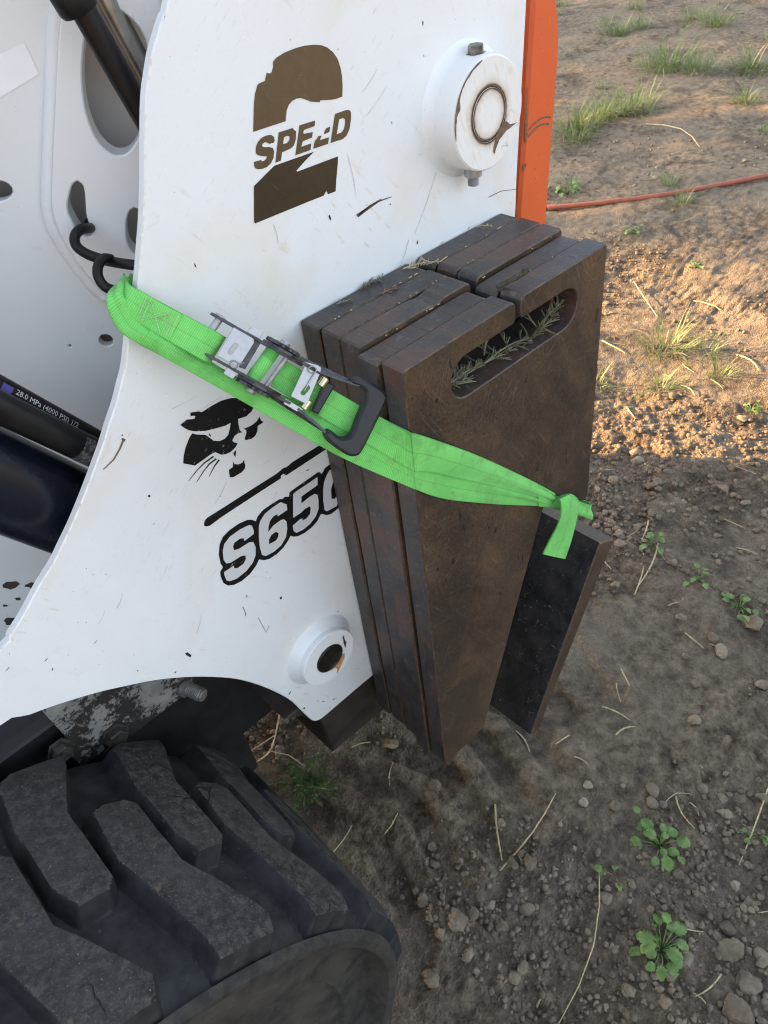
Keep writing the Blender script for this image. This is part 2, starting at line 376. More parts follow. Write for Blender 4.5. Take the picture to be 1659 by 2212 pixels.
def soil():
    t = NT('bare_soil'); a = t.noise(2.3, 5, .6, .2); b = t.noise(30, 7, .74); c = t.noise(300, 6, .75)
    col = t.ramp(b, [(.36, (.072, .054, .037)), (.46, (.165, .127, .087)), (.54, (.242, .190, .131)), (.66, (.345, .275, .194))])
    col = t.mix(t.ramp(a, [(.42, 0.), (.60, .6)]), col, t.ramp(c, [(.38, (.165, .135, .100)), (.62, (.345, .284, .212))]))
    col = t.mix(t.ramp(t.noise(4.2, 5, .66, .6), [(.53, 0.), (.62, .55)]), col, t.ramp(c, [(.3, (.028, .023, .019)), (.7, (.060, .048, .037))]))
    col = t.mix(t.ramp(t.voro(210), [(.06, .8), (.10, 0.)]), col, (.40, .36, .29))
    col = t.mix(t.ramp(c, [(.60, 0.), (.80, .55)]), col, (.27, .22, .165))
    h = t.math('ADD', t.math('MULTIPLY', b, .6), t.math('ADD', c, t.math('MULTIPLY', t.voro(170), .8)))
    return t.done(col, .92, 0, t.bump(h, 1., .008), .25)
M_SOIL = soil()
def clodm(name, cs):
    t = NT(name); f = t.noise(150, 5, .7); g = t.noise(17, 2)
    col = t.ramp(g, [(.3, cs[0]), (.5, cs[1]), (.7, cs[2])]); col = t.mix(t.ramp(f, [(.35, .5), (.7, 0.)]), col, tuple(v*.55 for v in cs[0]))
    return t.done(col, .9, 0, t.bump(f, .8, .003), .25)
M_CLOD = clodm('soil_crumb', [(.135, .106, .075), (.220, .175, .127), (.320, .262, .193)])
M_STONE = clodm('pale_stone', [(.24, .19, .13), (.30, .25, .185), (.38, .33, .25)])
def leafm(name, c1, c2, dry=(.40, .30, .12)):
    t = NT(name); f = t.noise(45, 3); oi = t.n('ShaderNodeObjectInfo').outputs['Random']
    col = t.mix(oi, t.ramp(f, [(.3, c1), (.7, c2)]), t.ramp(f, [(.3, tuple(v*.75 for v in c1)), (.7, tuple(min(1, v*1.2) for v in c2))]))
    m = t.done(col, .5, 0, t.bump(t.noise(160, 3), .3, .001), .4)
    tr = t.n('ShaderNodeBsdfTranslucent'); t.l(col, tr.inputs[0]); mx = t.n('ShaderNodeMixShader'); mx.inputs[0].default_value = .3
    t.l(t.b.outputs[0], mx.inputs[1]); t.l(tr.outputs[0], mx.inputs[2]); t.l(mx.outputs[0], t.out.inputs[0]); return m
M_LEAF = leafm('weed_leaf', (.125, .215, .058), (.220, .350, .105))
M_GRASS = leafm('grass_blade', (.095, .145, .045), (.23, .28, .11))
M_HERB = leafm('herb_leaf', (.045, .095, .030), (.085, .160, .050))
M_SPRIG = leafm('conifer_sprig_green', (.190, .185, .110), (.300, .290, .180))
M_DRY = simple('dry_straw', (.42, .34, .20), .7, 0, .3, 90)
M_NEEDLE = simple('red_brown_needle', (.24, .115, .060), .7, 0, .3, 90)
M_REDHOSE = simple('red_brown_garden_hose', (.30, .085, .045), .42, 0, .25, 30, .1)
# ------------------------------------------------------------------ traced outlines (metres)
D = {'plate_left': [(0.3236,1.4285),(0.318,1.422),(0.3108,1.4141),(0.3009,1.4019),(0.2933,1.3898),(0.2874,1.3794),(0.2813,1.3656),(0.2723,1.3422),(0.2643,1.3214),(0.2552,1.2999),(0.2463,1.2814),(0.232,1.2525),(0.2138,1.2233),(0.2066,1.2104),(0.1989,1.1959),(0.1895,1.183),(0.18,1.1699),(0.1688,1.1571),(0.1566,1.1421),(0.1443,1.1286),(0.1269,1.1099),(0.1056,1.0885),(0.0884,1.0732),(0.0739,1.0607),(0.0556,1.0484),(0.0326,1.03),(0.0144,1.018),(0.0018,1.0104)],'plate_bottom': [(-0.0348,0.9331),(-0.0106,0.923),(0.0147,0.9119),(0.0492,0.8933),(0.0759,0.8756),(0.1022,0.8571),(0.1292,0.8336),(0.1574,0.8046),(0.1843,0.772),(0.2054,0.739),(0.2249,0.7016),(0.242,0.6622),(0.2524,0.6261),(0.2594,0.5996),(0.2646,0.5856),(0.272,0.5777),(0.2818,0.5754),(0.3045,0.5749),(0.3422,0.5746),(0.3717,0.5736)],'plate_right': [(0.7038,1.1526),(0.7051,1.1849),(0.7132,1.283),(0.7187,1.3532)],'decals_brown': [('two_decal',[(0.36917,1.32969),(0.37193,1.33811),(0.37514,1.34817),(0.3783,1.3554),(0.38189,1.36033),(0.38327,1.3613),(0.39006,1.36173),(0.3915,1.36428),(0.39307,1.36679),(0.39556,1.36551),(0.3979,1.36589),(0.40036,1.3695),(0.401,1.37247),(0.40467,1.37447),(0.41337,1.37611),(0.42495,1.37663),(0.43494,1.37623),(0.44407,1.37485),(0.4516,1.37282),(0.45745,1.36992),(0.463,1.36517),(0.4668,1.35938),(0.46872,1.35227),(0.46906,1.34543),(0.46833,1.33875),(0.46637,1.33056),(0.46355,1.3307),(0.45925,1.33065),(0.45429,1.33135),(0.44185,1.33402),(0.44115,1.33276),(0.43116,1.33595),(0.42974,1.33689),(0.42547,1.33941),(0.42183,1.34103),(0.41799,1.34163),(0.41313,1.34122),(0.4087,1.33931),(0.40557,1.33565),(0.40377,1.33162),(0.40281,1.32846)],[]),('letter_s',[(0.36377,1.30793),(0.37133,1.30736),(0.37139,1.30616),(0.37323,1.30577),(0.37573,1.30631),(0.37726,1.30761),(0.37675,1.30865),(0.3728,1.30985),(0.36875,1.31196),(0.36743,1.31411),(0.36848,1.31784),(0.37128,1.32103),(0.3757,1.32318),(0.38044,1.32364),(0.38562,1.32272),(0.38813,1.32044),(0.38822,1.31781),(0.38743,1.3163),(0.38242,1.31661),(0.38083,1.31794),(0.37846,1.31922),(0.37603,1.31878),(0.37487,1.31739),(0.37601,1.31589),(0.3818,1.31429),(0.38489,1.31266),(0.38549,1.30984),(0.38367,1.30506),(0.38007,1.30199),(0.37568,1.30036),(0.37096,1.30035),(0.36655,1.30132),(0.36388,1.30287),(0.36328,1.30484)],[]),('letter_p',[(0.39372,1.3223),(0.40866,1.32154),(0.40915,1.32024),(0.41146,1.31812),(0.4096,1.31217),(0.40661,1.30829),(0.40303,1.30697),(0.39325,1.30662),(0.39055,1.30085),(0.38456,1.3009)],[[(0.39798,1.31731),(0.40161,1.31743),(0.40387,1.31619),(0.40332,1.314),(0.40163,1.31272),(0.4003,1.31223),(0.39591,1.31234)]]),('letter_e',[(0.41594,1.32153),(0.43302,1.32059),(0.43169,1.31653),(0.42014,1.31683),(0.41896,1.31599),(0.41865,1.314),(0.42871,1.31262),(0.42696,1.30863),(0.41656,1.30865),(0.41503,1.3064),(0.41401,1.3049),(0.42518,1.3045),(0.42321,1.2996),(0.40628,1.30027)],[]),('letter_e',[(0.42961,1.30544),(0.43139,1.30583),(0.43395,1.30781),(0.43763,1.30717),(0.43485,1.30422),(0.44545,1.30358),(0.44312,1.29873),(0.42618,1.29964)],[]),('letter_e',[(0.44104,1.3091),(0.44367,1.31137),(0.44843,1.31154),(0.44671,1.30748),(0.44067,1.30739)],[]),('letter_d',[(0.45572,1.3197),(0.46825,1.31931),(0.47165,1.3187),(0.47353,1.31699),(0.47369,1.31453),(0.47275,1.31054),(0.46962,1.30343),(0.46521,1.29911),(0.46048,1.29768),(0.44614,1.29858)],[[(0.45937,1.31422),(0.46375,1.31422),(0.46608,1.31268),(0.46563,1.30946),(0.46329,1.30522),(0.46026,1.30331),(0.4544,1.30346)]]),('two_decal',[(0.38154,1.29853),(0.38286,1.29902),(0.42672,1.29714),(0.41534,1.2929),(0.40459,1.28821),(0.40515,1.28709),(0.45225,1.28547),(0.45075,1.27941),(0.44826,1.27243),(0.44578,1.26471),(0.44365,1.25743),(0.43443,1.25785),(0.43342,1.26151),(0.42916,1.2583),(0.41345,1.25901),(0.35167,1.26091),(0.35114,1.26271),(0.35873,1.29011)],[])],'decals_black': [('emblem_piece',[(0.22688,1.12097),(0.23423,1.12246),(0.2416,1.11899),(0.24344,1.12084),(0.24196,1.12253),(0.23901,1.12341),(0.23983,1.12706),(0.24809,1.12373),(0.25059,1.1213),(0.26083,1.12212),(0.27252,1.12179),(0.28279,1.119),(0.28959,1.11564),(0.29454,1.11459),(0.29567,1.11692),(0.30033,1.11011),(0.30401,1.1042),(0.30447,1.10264),(0.30649,1.1002),(0.30536,1.09779),(0.30013,1.09375),(0.29329,1.09196),(0.28411,1.09421),(0.28293,1.08873),(0.2825,1.08274),(0.28308,1.08015),(0.28466,1.07784),(0.28061,1.07938),(0.27612,1.07938),(0.2715,1.07587),(0.27281,1.0728),(0.27626,1.06929),(0.2722,1.06629),(0.26637,1.06486),(0.26035,1.06561),(0.2558,1.06812),(0.25266,1.07213),(0.25076,1.07441),(0.24565,1.07474),(0.2271,1.073),(0.21686,1.08235),(0.21944,1.08869),(0.2241,1.09628),(0.23065,1.10349),(0.23494,1.10646),(0.23872,1.1029),(0.24699,1.09746),(0.24971,1.09275),(0.25295,1.08679),(0.25865,1.08286),(0.2645,1.08196),(0.2696,1.08423),(0.27292,1.08935),(0.27543,1.09473),(0.26938,1.09498),(0.25981,1.0976),(0.24899,1.10103),(0.23902,1.10632),(0.23317,1.11093),(0.22927,1.11621)],[]),('emblem_piece',[(0.28733,1.08076),(0.29242,1.07953),(0.29789,1.07945),(0.30321,1.08038),(0.30725,1.08325),(0.30781,1.07859),(0.31015,1.07522),(0.30259,1.07486),(0.30055,1.06921),(0.29684,1.06592),(0.29199,1.06517),(0.28534,1.06767),(0.28506,1.06986),(0.28808,1.07397),(0.28936,1.07683)],[]),('emblem_piece',[(0.26855,1.06163),(0.27277,1.06363),(0.26954,1.05586)],[]),('emblem_piece',[(0.26557,1.05323),(0.26626,1.04946),(0.26997,1.04658),(0.27471,1.04543),(0.27815,1.04771),(0.27717,1.04432),(0.2774,1.04032),(0.27555,1.03717),(0.27135,1.03555),(0.26127,1.03591),(0.25738,1.03821),(0.25863,1.04681),(0.26377,1.04727)],[]),('emblem_whisker',[(0.24769,1.07198),(0.23702,1.07083),(0.22748,1.06763),(0.21589,1.06176),(0.21616,1.06118),(0.22791,1.06661),(0.23747,1.06934),(0.24818,1.07003)],[]),('emblem_whisker',[(0.24941,1.06785),(0.24077,1.06653),(0.23354,1.06267),(0.22267,1.0553),(0.22298,1.05473),(0.23408,1.06169),(0.24133,1.06505),(0.24996,1.06588)],[]),('emblem_whisker',[(0.25179,1.06483),(0.24502,1.06078),(0.23678,1.05335),(0.23714,1.0528),(0.24574,1.05961),(0.25277,1.06299)],[]),('emblem_piece',[(0.25065,1.09699),(0.25165,1.09613),(0.25199,1.094),(0.25147,1.09238),(0.25054,1.094)],[]),('decal_bar',[(0.21536,1.00527),(0.21682,1.00804),(0.22072,1.00964),(0.24342,1.00916),(0.27643,1.00899),(0.30941,1.00844),(0.31861,1.01003),(0.32268,1.00864),(0.32597,1.00905),(0.3294,1.01002),(0.37435,1.00906),(0.38031,1.00859),(0.37957,0.99874),(0.37488,0.99907),(0.31963,0.99908),(0.31747,1.0031),(0.31366,1.00305),(0.31281,0.99974),(0.26904,1.0),(0.23479,0.99997),(0.22062,0.99877),(0.21662,1.00046),(0.21468,1.0032)],[]),('number_outline',[(0.21887,0.9584),(0.22363,0.96982),(0.22968,0.97601),(0.23875,0.97854),(0.25083,0.9789),(0.2611,0.97667),(0.26623,0.97316),(0.2703,0.96784),(0.27411,0.97252),(0.28185,0.97569),(0.29075,0.97604),(0.30465,0.97563),(0.30847,0.97294),(0.3114,0.97427),(0.31637,0.97079),(0.31893,0.97578),(0.32425,0.97615),(0.35986,0.97704),(0.36284,0.97508),(0.36352,0.97193),(0.36657,0.97329),(0.37,0.97643),(0.37561,0.97682),(0.38382,0.97621),(0.39794,0.96915),(0.38636,0.91009),(0.37461,0.91031),(0.36565,0.90934),(0.35903,0.91223),(0.3532,0.9184),(0.35122,0.9191),(0.34498,0.91335),(0.3357,0.90984),(0.32439,0.90942),(0.31513,0.91126),(0.3092,0.91506),(0.30608,0.91893),(0.30169,0.91491),(0.29296,0.9098),(0.2829,0.90727),(0.27249,0.90811),(0.26552,0.9115),(0.26054,0.91702),(0.25518,0.9117),(0.24459,0.90617),(0.2327,0.90483),(0.22321,0.90687),(0.21638,0.91152),(0.21262,0.91894),(0.21226,0.92957),(0.21358,0.93574),(0.21825,0.93909),(0.21727,0.94562)],[])],'decals_fill': [('number_six_fill',[(0.27166,0.95926),(0.27513,0.96496),(0.28286,0.97022),(0.29334,0.97149),(0.30485,0.97143),(0.31126,0.96348),(0.31027,0.9559),(0.29692,0.95584),(0.29714,0.95915),(0.29151,0.9598),(0.28621,0.95677),(0.28273,0.95098),(0.2803,0.94435),(0.28841,0.94813),(0.29899,0.94873),(0.30316,0.94707),(0.30574,0.94163),(0.30424,0.932),(0.30011,0.92203),(0.29168,0.91528),(0.28058,0.91361),(0.26924,0.91552),(0.2654,0.92052),(0.26557,0.93279),(0.26812,0.94655)],[[(0.27881,0.93404),(0.2831,0.93794),(0.28964,0.93798),(0.29224,0.93385),(0.29065,0.92928),(0.28664,0.92655),(0.2772,0.92805)]]),('letter_s_fill',[(0.22373,0.95871),(0.22792,0.96648),(0.23641,0.97085),(0.24986,0.97152),(0.26145,0.96936),(0.26425,0.96618),(0.26468,0.95896),(0.26339,0.95438),(0.25073,0.95361),(0.25072,0.95781),(0.24655,0.96032),(0.2391,0.95984),(0.23611,0.95592),(0.23639,0.95079),(0.24185,0.94859),(0.2553,0.94796),(0.26009,0.94495),(0.26086,0.93649),(0.25786,0.92581),(0.25202,0.91874),(0.24169,0.91385),(0.22872,0.91273),(0.2197,0.91589),(0.21663,0.91999),(0.21655,0.92889),(0.21743,0.93253),(0.23018,0.93218),(0.22963,0.92827),(0.23379,0.92557),(0.2414,0.92592),(0.24567,0.92977),(0.24652,0.93488),(0.24113,0.93776),(0.22779,0.93848),(0.22312,0.94113),(0.22155,0.94782)],[]),('number_five_fill',[(0.32227,0.97076),(0.32579,0.97171),(0.35772,0.97172),(0.35571,0.96146),(0.33178,0.96072),(0.32965,0.95181),(0.34151,0.95323),(0.34957,0.95251),(0.35275,0.9482),(0.35232,0.94001),(0.34984,0.92885),(0.34397,0.92146),(0.33447,0.9167),(0.32308,0.91562),(0.31394,0.91766),(0.31119,0.92312),(0.31171,0.93073),(0.32299,0.93248),(0.32546,0.93139),(0.32604,0.92807),(0.33146,0.9277),(0.33763,0.93044),(0.33993,0.93741),(0.33931,0.9407),(0.33199,0.94168),(0.32619,0.94017),(0.31483,0.94063)],[]),('number_zero_fill',[(0.36161,0.95049),(0.36493,0.95936),(0.36977,0.96573),(0.37483,0.96989),(0.3852,0.96923),(0.38995,0.96477),(0.38196,0.92497),(0.3749,0.9153),(0.36021,0.91774),(0.35752,0.92188),(0.3584,0.93573)],[[(0.37205,0.94332),(0.37772,0.95351),(0.38372,0.95507),(0.37866,0.93018),(0.37446,0.92732),(0.37006,0.9304)]])],'chips': [(0.2861,1.2494,0.00068,0.00271,0.2),(0.4324,1.2374,0.00124,0.00318,0),(0.5411,1.1716,0.00111,0.00266,-0.2),(0.5089,1.2229,0.00101,0.00101,0),(0.2722,0.8417,0.00171,0.00227,0),(0.2328,0.8797,0.00052,0.00207,0.1),(0.147,0.8585,0.0018,0.00659,0.3),(0.1264,0.8475,0.00116,0.00116,0.5),(0.3349,0.916,0.00099,0.00179,0.2),(0.2412,1.0246,0.00062,0.00124,0.3),(0.1752,1.0702,0.00118,0.00131,0),(0.1746,1.141,0.00086,0.00098,0),(0.1739,1.1361,0.00147,0.00221,0.4),(0.5705,1.3637,0.00078,0.00214,0),(0.569,1.3383,0.0006,0.00159,0.2),(0.0278,0.9566,0.00054,0.00193,-0.6),(0.072,0.954,0.00284,0.00047,0.3),(0.0064,1.0019,0.00049,0.00049,0),(-0.0016,0.9879,0.00253,0.00039,0.3),(0.0279,0.9708,0.00212,0.00042,0.35),(0.0932,0.8853,0.00079,0.00079,0),(0.2446,0.6769,0.00325,0.00122,0.5),(0.2574,0.6263,0.0015,0.00215,0.4),(0.26,0.5974,0.00088,0.0011,0),(0.3055,0.594,0.00426,0.00071,-0.6),(0.2882,0.6075,0.00274,0.00068,-0.7),(0.2948,0.5846,0.00094,0.00094,0),(0.2799,0.6185,0.0009,0.0009,0),(0.2554,0.7037,0.00081,0.00081,0),(0.3488,0.5905,0.00076,0.00076,0),(0.3443,0.7511,0.00091,0.00136,0),(0.2648,0.8927,0.00054,0.00072,0),(0.242,1.0691,0.00045,0.00045,0),(0.3472,0.9885,0.00268,0.00057,-0.2),(0.2244,1.1565,0.0004,0.0004,0),(0.2062,1.1865,0.00037,0.00037,0),(0.219,1.191,0.00038,0.00038,0),(0.0996,1.0269,0.00059,0.00035,0),(0.097,1.0373,0.00046,0.00046,0),(0.1096,1.0185,0.00048,0.00048,0),(0.0776,1.0228,0.00045,0.00045,0),(0.169,1.0395,0.00187,0.0004,0),(0.0676,0.988,0.00034,0.00046,0),(0.074,0.9819,0.00035,0.00046,0),(0.074,0.9375,0.00036,0.00036,0),(0.0973,0.9078,0.00052,0.00052,0),(0.0458,0.9601,0.00045,0.00045,0),(0.2671,0.8815,0.00055,0.00055,0),(0.2328,1.1149,0.00042,0.00042,0),(0.5921,1.0705,0.00077,0.00155,0),(0.4093,1.2854,0.00065,0.00065,0),(0.5213,1.2941,0.00058,0.00116,0),(0.4688,1.3661,0.00049,0.00066,0.3),(0.4215,1.3831,0.00045,0.00045,0)],'scratches': [(0,[(0.46601,1.22528),(0.48152,1.22815),(0.49452,1.23019),(0.51203,1.22906),(0.51184,1.22969),(0.49388,1.23174),(0.4801,1.2306),(0.46407,1.22862)]),(1,[(0.46795,1.22694),(0.48343,1.23041),(0.49789,1.23139),(0.49742,1.23232),(0.4828,1.23148),(0.46716,1.22814)]),(1,[(0.17347,1.13746),(0.16752,1.13111),(0.15912,1.12463),(0.15058,1.12159),(0.1474,1.12082),(0.14759,1.11989),(0.15091,1.12037),(0.15976,1.12319),(0.16855,1.12958),(0.17479,1.13579)]),(0,[(0.23384,1.20182),(0.22947,1.20128),(0.22509,1.20273),(0.22493,1.20222),(0.22938,1.19991),(0.23418,1.19958)]),(0,[(0.65576,1.17954),(0.67667,1.17933),(0.70365,1.17247),(0.70354,1.17302),(0.67639,1.18008),(0.6552,1.18049)]),(0,[(0.23692,0.83789),(0.23899,0.81897),(0.24064,0.80679),(0.24729,0.81348),(0.24695,0.81409),(0.24071,0.80749),(0.23955,0.81885),(0.23752,0.83776)]),(0,[(0.2237,0.86908),(0.22424,0.86059),(0.22341,0.85326),(0.22413,0.85281),(0.22497,0.86027),(0.22442,0.86888)]),(2,[(0.5754,1.23272),(0.55841,1.20746),(0.53839,1.18256),(0.53898,1.18217),(0.55922,1.20697),(0.57643,1.23216)]),(2,[(0.52872,1.17967),(0.52183,1.16746),(0.51226,1.15612),(0.51283,1.1557),(0.52262,1.16693),(0.52974,1.17908)]),(2,[(0.4907,1.30761),(0.50658,1.31615),(0.52027,1.3253),(0.51983,1.32561),(0.50602,1.31659),(0.49005,1.30817)]),(2,[(0.49048,1.32777),(0.50205,1.33472),(0.51145,1.34221),(0.511,1.34249),(0.50148,1.33512),(0.48982,1.32829)]),(2,[(0.25397,1.038),(0.2446,1.02813),(0.23333,1.01949),(0.23365,1.01895),(0.24506,1.02744),(0.25459,1.03719)]),(2,[(0.1523,0.97347),(0.15967,0.97866),(0.16535,0.98521),(0.16503,0.98571),(0.15929,0.97938),(0.15189,0.97443)]),(2,[(0.16503,0.87849),(0.17217,0.88762),(0.17741,0.89837),(0.17699,0.89888),(0.17164,0.88837),(0.16442,0.87952)]),(2,[(0.16477,1.14574),(0.15775,1.13689),(0.14925,1.12886),(0.1495,1.12849),(0.15812,1.13643),(0.16526,1.14521)]),(2,[(0.25607,1.29233),(0.26251,1.29245),(0.26751,1.29313),(0.26742,1.29347),(0.26243,1.29292),(0.25601,1.2929)]),(2,[(0.46296,1.28442),(0.46611,1.26453),(0.46717,1.24452),(0.46773,1.24441),(0.46685,1.26441),(0.46385,1.28432)]),(2,[(0.36971,1.25352),(0.3711,1.24478),(0.37061,1.23659),(0.3711,1.23647),(0.37175,1.24467),(0.3705,1.25345)]),(2,[(0.08277,0.97153),(0.08858,0.97541),(0.09293,0.98061),(0.09266,0.98108),(0.08827,0.97611),(0.08245,0.97246)]),(2,[(0.10413,0.97482),(0.11065,0.98041),(0.11563,0.9873),(0.11532,0.98775),(0.11028,0.98107),(0.10373,0.97571)]),(2,[(0.30338,0.98756),(0.29299,0.97491),(0.28039,0.96367),(0.28078,0.96307),(0.29355,0.97414),(0.30413,0.98666)]),(2,[(0.2462,1.124),(0.26099,1.12426),(0.27426,1.12552),(0.27412,1.12602),(0.26084,1.12493),(0.24605,1.12483)]),(2,[(0.22493,1.13952),(0.23863,1.13851),(0.2509,1.13843),(0.25082,1.13891),(0.23855,1.13915),(0.22487,1.14031)])],'strap_up': [(0.3813,0.4185,1.086),(0.4155,0.4185,1.0542),(0.4572,0.4185,1.0141),(0.5074,0.4185,0.9624),(0.5614,0.4185,0.9049),(0.5957,0.4185,0.8661)],'strap_lo': [(0.3687,0.4185,1.0251),(0.3932,0.4185,1.0017),(0.4231,0.4185,0.9748),(0.4911,0.4185,0.9213),(0.5628,0.4185,0.8679),(0.5908,0.4185,0.8443)],'strap_mid': [(0.369,0.4185,1.0548),(0.392,0.4185,1.0341),(0.4209,0.4185,1.0089),(0.4617,0.4185,0.9732),(0.535,0.4185,0.9071),(0.5901,0.4185,0.8562)],'strap_wrap': [(0.5921,0.4185,0.8667),(0.6292,0.4185,0.8343),(0.6829,0.4185,0.7836),(0.6882,0.4185,0.7517),(0.6468,0.4185,0.7941),(0.5935,0.4185,0.8439)],'tail': [(0.5829,0.41,0.8757),(0.5821,0.41,0.8461),(0.5704,0.41,0.8211),(0.5558,0.41,0.7965),(0.6078,0.41,0.7463),(0.6198,0.41,0.774),(0.6291,0.41,0.812),(0.623,0.41,0.8346),(0.6073,0.41,0.8609)],'hose': [(2.951,2.273),(3.002,2.216),(3.176,2.038),(3.367,1.861),(3.585,1.702),(3.815,1.55)],'tufts': [(5.266,2.965,1.3),(4.467,2.712,1.1),(4.054,2.799,0.9),(4.332,2.799,0.8),(5.998,3.849,0.9),(6.419,3.237,0.9),(5.444,2.48,0.9),(3.88,2.706,0.7),(2.27,1.147,0.8),(6.717,4.909,0.6),(6.572,3.515,0.7),(4.797,2.174,0.5),(4.238,2.799,0.7),(5.243,2.718,0.8),(6.199,3.773,0.6),(6.741,4.164,0.5)],'broad': [(1.378,0.646,0.055),(1.347,0.499,0.05),(1.333,0.384,0.06),(0.71,0.215,0.085),(0.555,0.115,0.085),(3.23,2.276,0.11),(2.96,1.723,0.07),(2.845,1.361,0.05),(2.086,0.743,0.045),(0.729,0.261,0.05),(0.607,0.243,0.045),(0.855,0.093,0.05)],'herb': [(0.324,0.805,0.1)],'straw': [(1.459,1.044,1.523,1.105),(1.358,0.724,1.426,0.711),(0.851,0.406,0.895,0.387),(2.154,1.336,2.136,1.228),(1.848,1.035,1.819,0.983),(0.558,0.493,0.482,0.412),(0.6,0.274,0.339,0.175),(0.816,0.244,0.782,0.184),(1.393,0.641,1.228,0.598),(1.194,0.386,1.202,0.357),(1.184,0.439,1.175,0.387),(0.466,0.404,0.656,0.417),(0.352,0.954,0.256,0.966),(4.249,2.48,4.018,2.02),(2.638,1.515,2.434,1.284),(0.727,0.576,0.703,0.519),(0.888,0.466,0.899,0.403),(0.826,0.219,0.813,0.192),(1.205,0.59,1.3,0.624),(0.605,0.127,0.63,0.079),(0.34,0.218,0.354,0.219),(0.959,0.478,0.925,0.443),(0.748,0.486,0.785,0.477),(0.748,0.438,0.75,0.405),(0.954,0.124,0.784,0.092),(1.453,0.707,1.374,0.678),(1.591,0.568,1.596,0.506),(1.519,0.491,1.532,0.436),(1.28,0.75,1.248,0.685),(0.997,0.491,0.968,0.449),(0.536,0.043,0.533,0.016),(0.51,0.395,0.502,0.366),(0.592,0.024,0.53,0.039),(0.443,0.803,0.486,0.79),(0.588,0.746,0.569,0.699),(0.446,0.689,0.482,0.712),(0.363,0.617,0.409,0.624),(0.261,0.658,0.331,0.68),(2.631,1.248,2.623,1.131),(2.362,0.939,2.302,0.826),(2.084,0.983,2.04,0.908)],'stones': [(1.647,0.866,0.018),(1.53,0.871,0.014),(1.759,0.717,0.011),(1.192,0.354,0.016),(0.987,0.305,0.012),(0.796,0.283,0.014),(0.773,0.269,0.013),(0.784,0.253,0.008),(0.716,0.381,0.009),(0.764,0.332,0.005),(0.636,0.031,0.02),(0.611,-0.015,0.018),(0.667,0.052,0.014),(0.666,-0.011,0.014),(0.72,0.319,0.013),(0.37,0.39,0.012),(0.242,0.374,0.016),(0.681,0.368,0.01),(1.072,0.351,0.01),(0.9,0.153,0.013),(0.315,0.352,0.011),(0.365,0.268,0.011),(0.432,0.21,0.009),(3.973,1.745,0.014),(3.585,2.008,0.012),(3.411,2.014,0.01),(1.47,0.882,0.009),(1.692,0.623,0.01),(1.54,0.704,0.05),(0.343,0.27,0.012),(0.87,0.215,0.012),(1.125,0.405,0.008),(0.504,0.61,0.012),(1.213,0.469,0.012),(1.213,0.385,0.013),(1.308,0.339,0.02),(1.166,0.245,0.013),(0.449,0.324,0.013),(0.343,0.4,0.018),(0.563,-0.024,0.022)]}
# ------------------------------------------------------------------ ground
def axis(lo, hi, a, b, fine, grow, grow_lo=1.10, cap=4.0):
    """coordinates: even spacing inside a..b, growing outside"""
    mid = list(np.arange(a, b, fine)); up = [mid[-1]]; s = fine
    while up[-1] < hi: s = min(s*grow, cap); up.append(up[-1]+s)
    dn = [a]; s = fine
    while dn[-1] > lo: s = min(s*grow_lo, cap); dn.append(dn[-1]-s)
    return np.array(dn[:0:-1]+mid+up[1:])
def ground_height(x, y):
    h = .020*fbm_grid(x, y, .75, 3, 11)+.012*fbm_grid(x, y, .22, 3, 31)
    rough = np.clip(fbm_grid(x, y, .45, 2, 51)*1.1+.45, 0, 1)
    f = fbm_grid(x, y, .055, 4, 71, .6)
    h = h+(.35+.65*rough)*(.0095*f+.0085*np.maximum(0, fbm_grid(x, y, .026, 3, 91, .65))+.0035*fbm_grid(x, y, .012, 2, 95))
    # cleat marks pressed by the tyre along the wheel path
    t = (x-.45)*.93+(y-.62)*.2
    cle = np.exp(-((y-.62-.05*np.sin(x*3))/.17)**2)*np.clip((x-.2)/.1, 0, 1)*np.clip((1.15-x)/.35, 0, 1)*np.clip(.75+.9*fbm_grid(x, y, .16, 2, 211), 0, 1.2)
    sm_ = 1-.65*cle; h = h*sm_-cle*(.013+.019*np.tanh(3*np.sin(2*math.pi*(x+.35*np.abs(y-.62))/.105))*.8)
    # low ridges left by blading, lit by the low sun
    far_ = np.clip((x-1.3)/.8, 0, 1); h = h+.026*far_*fbm_grid(x*.8+y*.6, (y*.8-x*.6)*.45, .42, 4, 131, .55)
    h = h*(1-.30*far_*np.clip(fbm_grid(x, y, .9, 2, 151)+.3, 0, 1))
    wheel = np.exp(-(((x+.2335)/.22)**2+((y-.48)/.25)**2))
    return h*(1-wheel)-.004*wheel
gx = axis(-70, 160, .15, 1.75, .0044, 1.017); gy = axis(-70, 160, -.20, 1.25, .0044, 1.017)
GX, GY = np.meshgrid(gx, gy, indexing='ij'); GZ = ground_height(GX, GY)
nx, ny = len(gx), len(gy); ids = np.arange(nx*ny).reshape(nx, ny)
GF = np.stack([ids[:-1, :-1], ids[1:, :-1], ids[1:, 1:], ids[:-1, 1:]], -1).reshape(-1, 4)
g = mesh('ground', np.stack([GX, GY, GZ], -1).reshape(-1, 3), GF, M_SOIL, None, True); g['kind'] = 'structure'
def gz(x, y): return float(ground_height(np.array([float(x)]), np.array([float(y)]))[0])

# ------------------------------------------------------------------ the skid-steer loader
YW = .5657
loader = empty('skid_steer_loader', (-.5, 1.3, 0))
tag(loader, 'white skid steer loader with black tyre and orange tailgate', 'loader')
def part(o):
    mw = o.matrix_world.copy(); o.parent = loader; o.matrix_parent_inverse = Matrix.Translation(loader.location).inverted(); return o
def kid(o, p):
    o.parent = p; return o
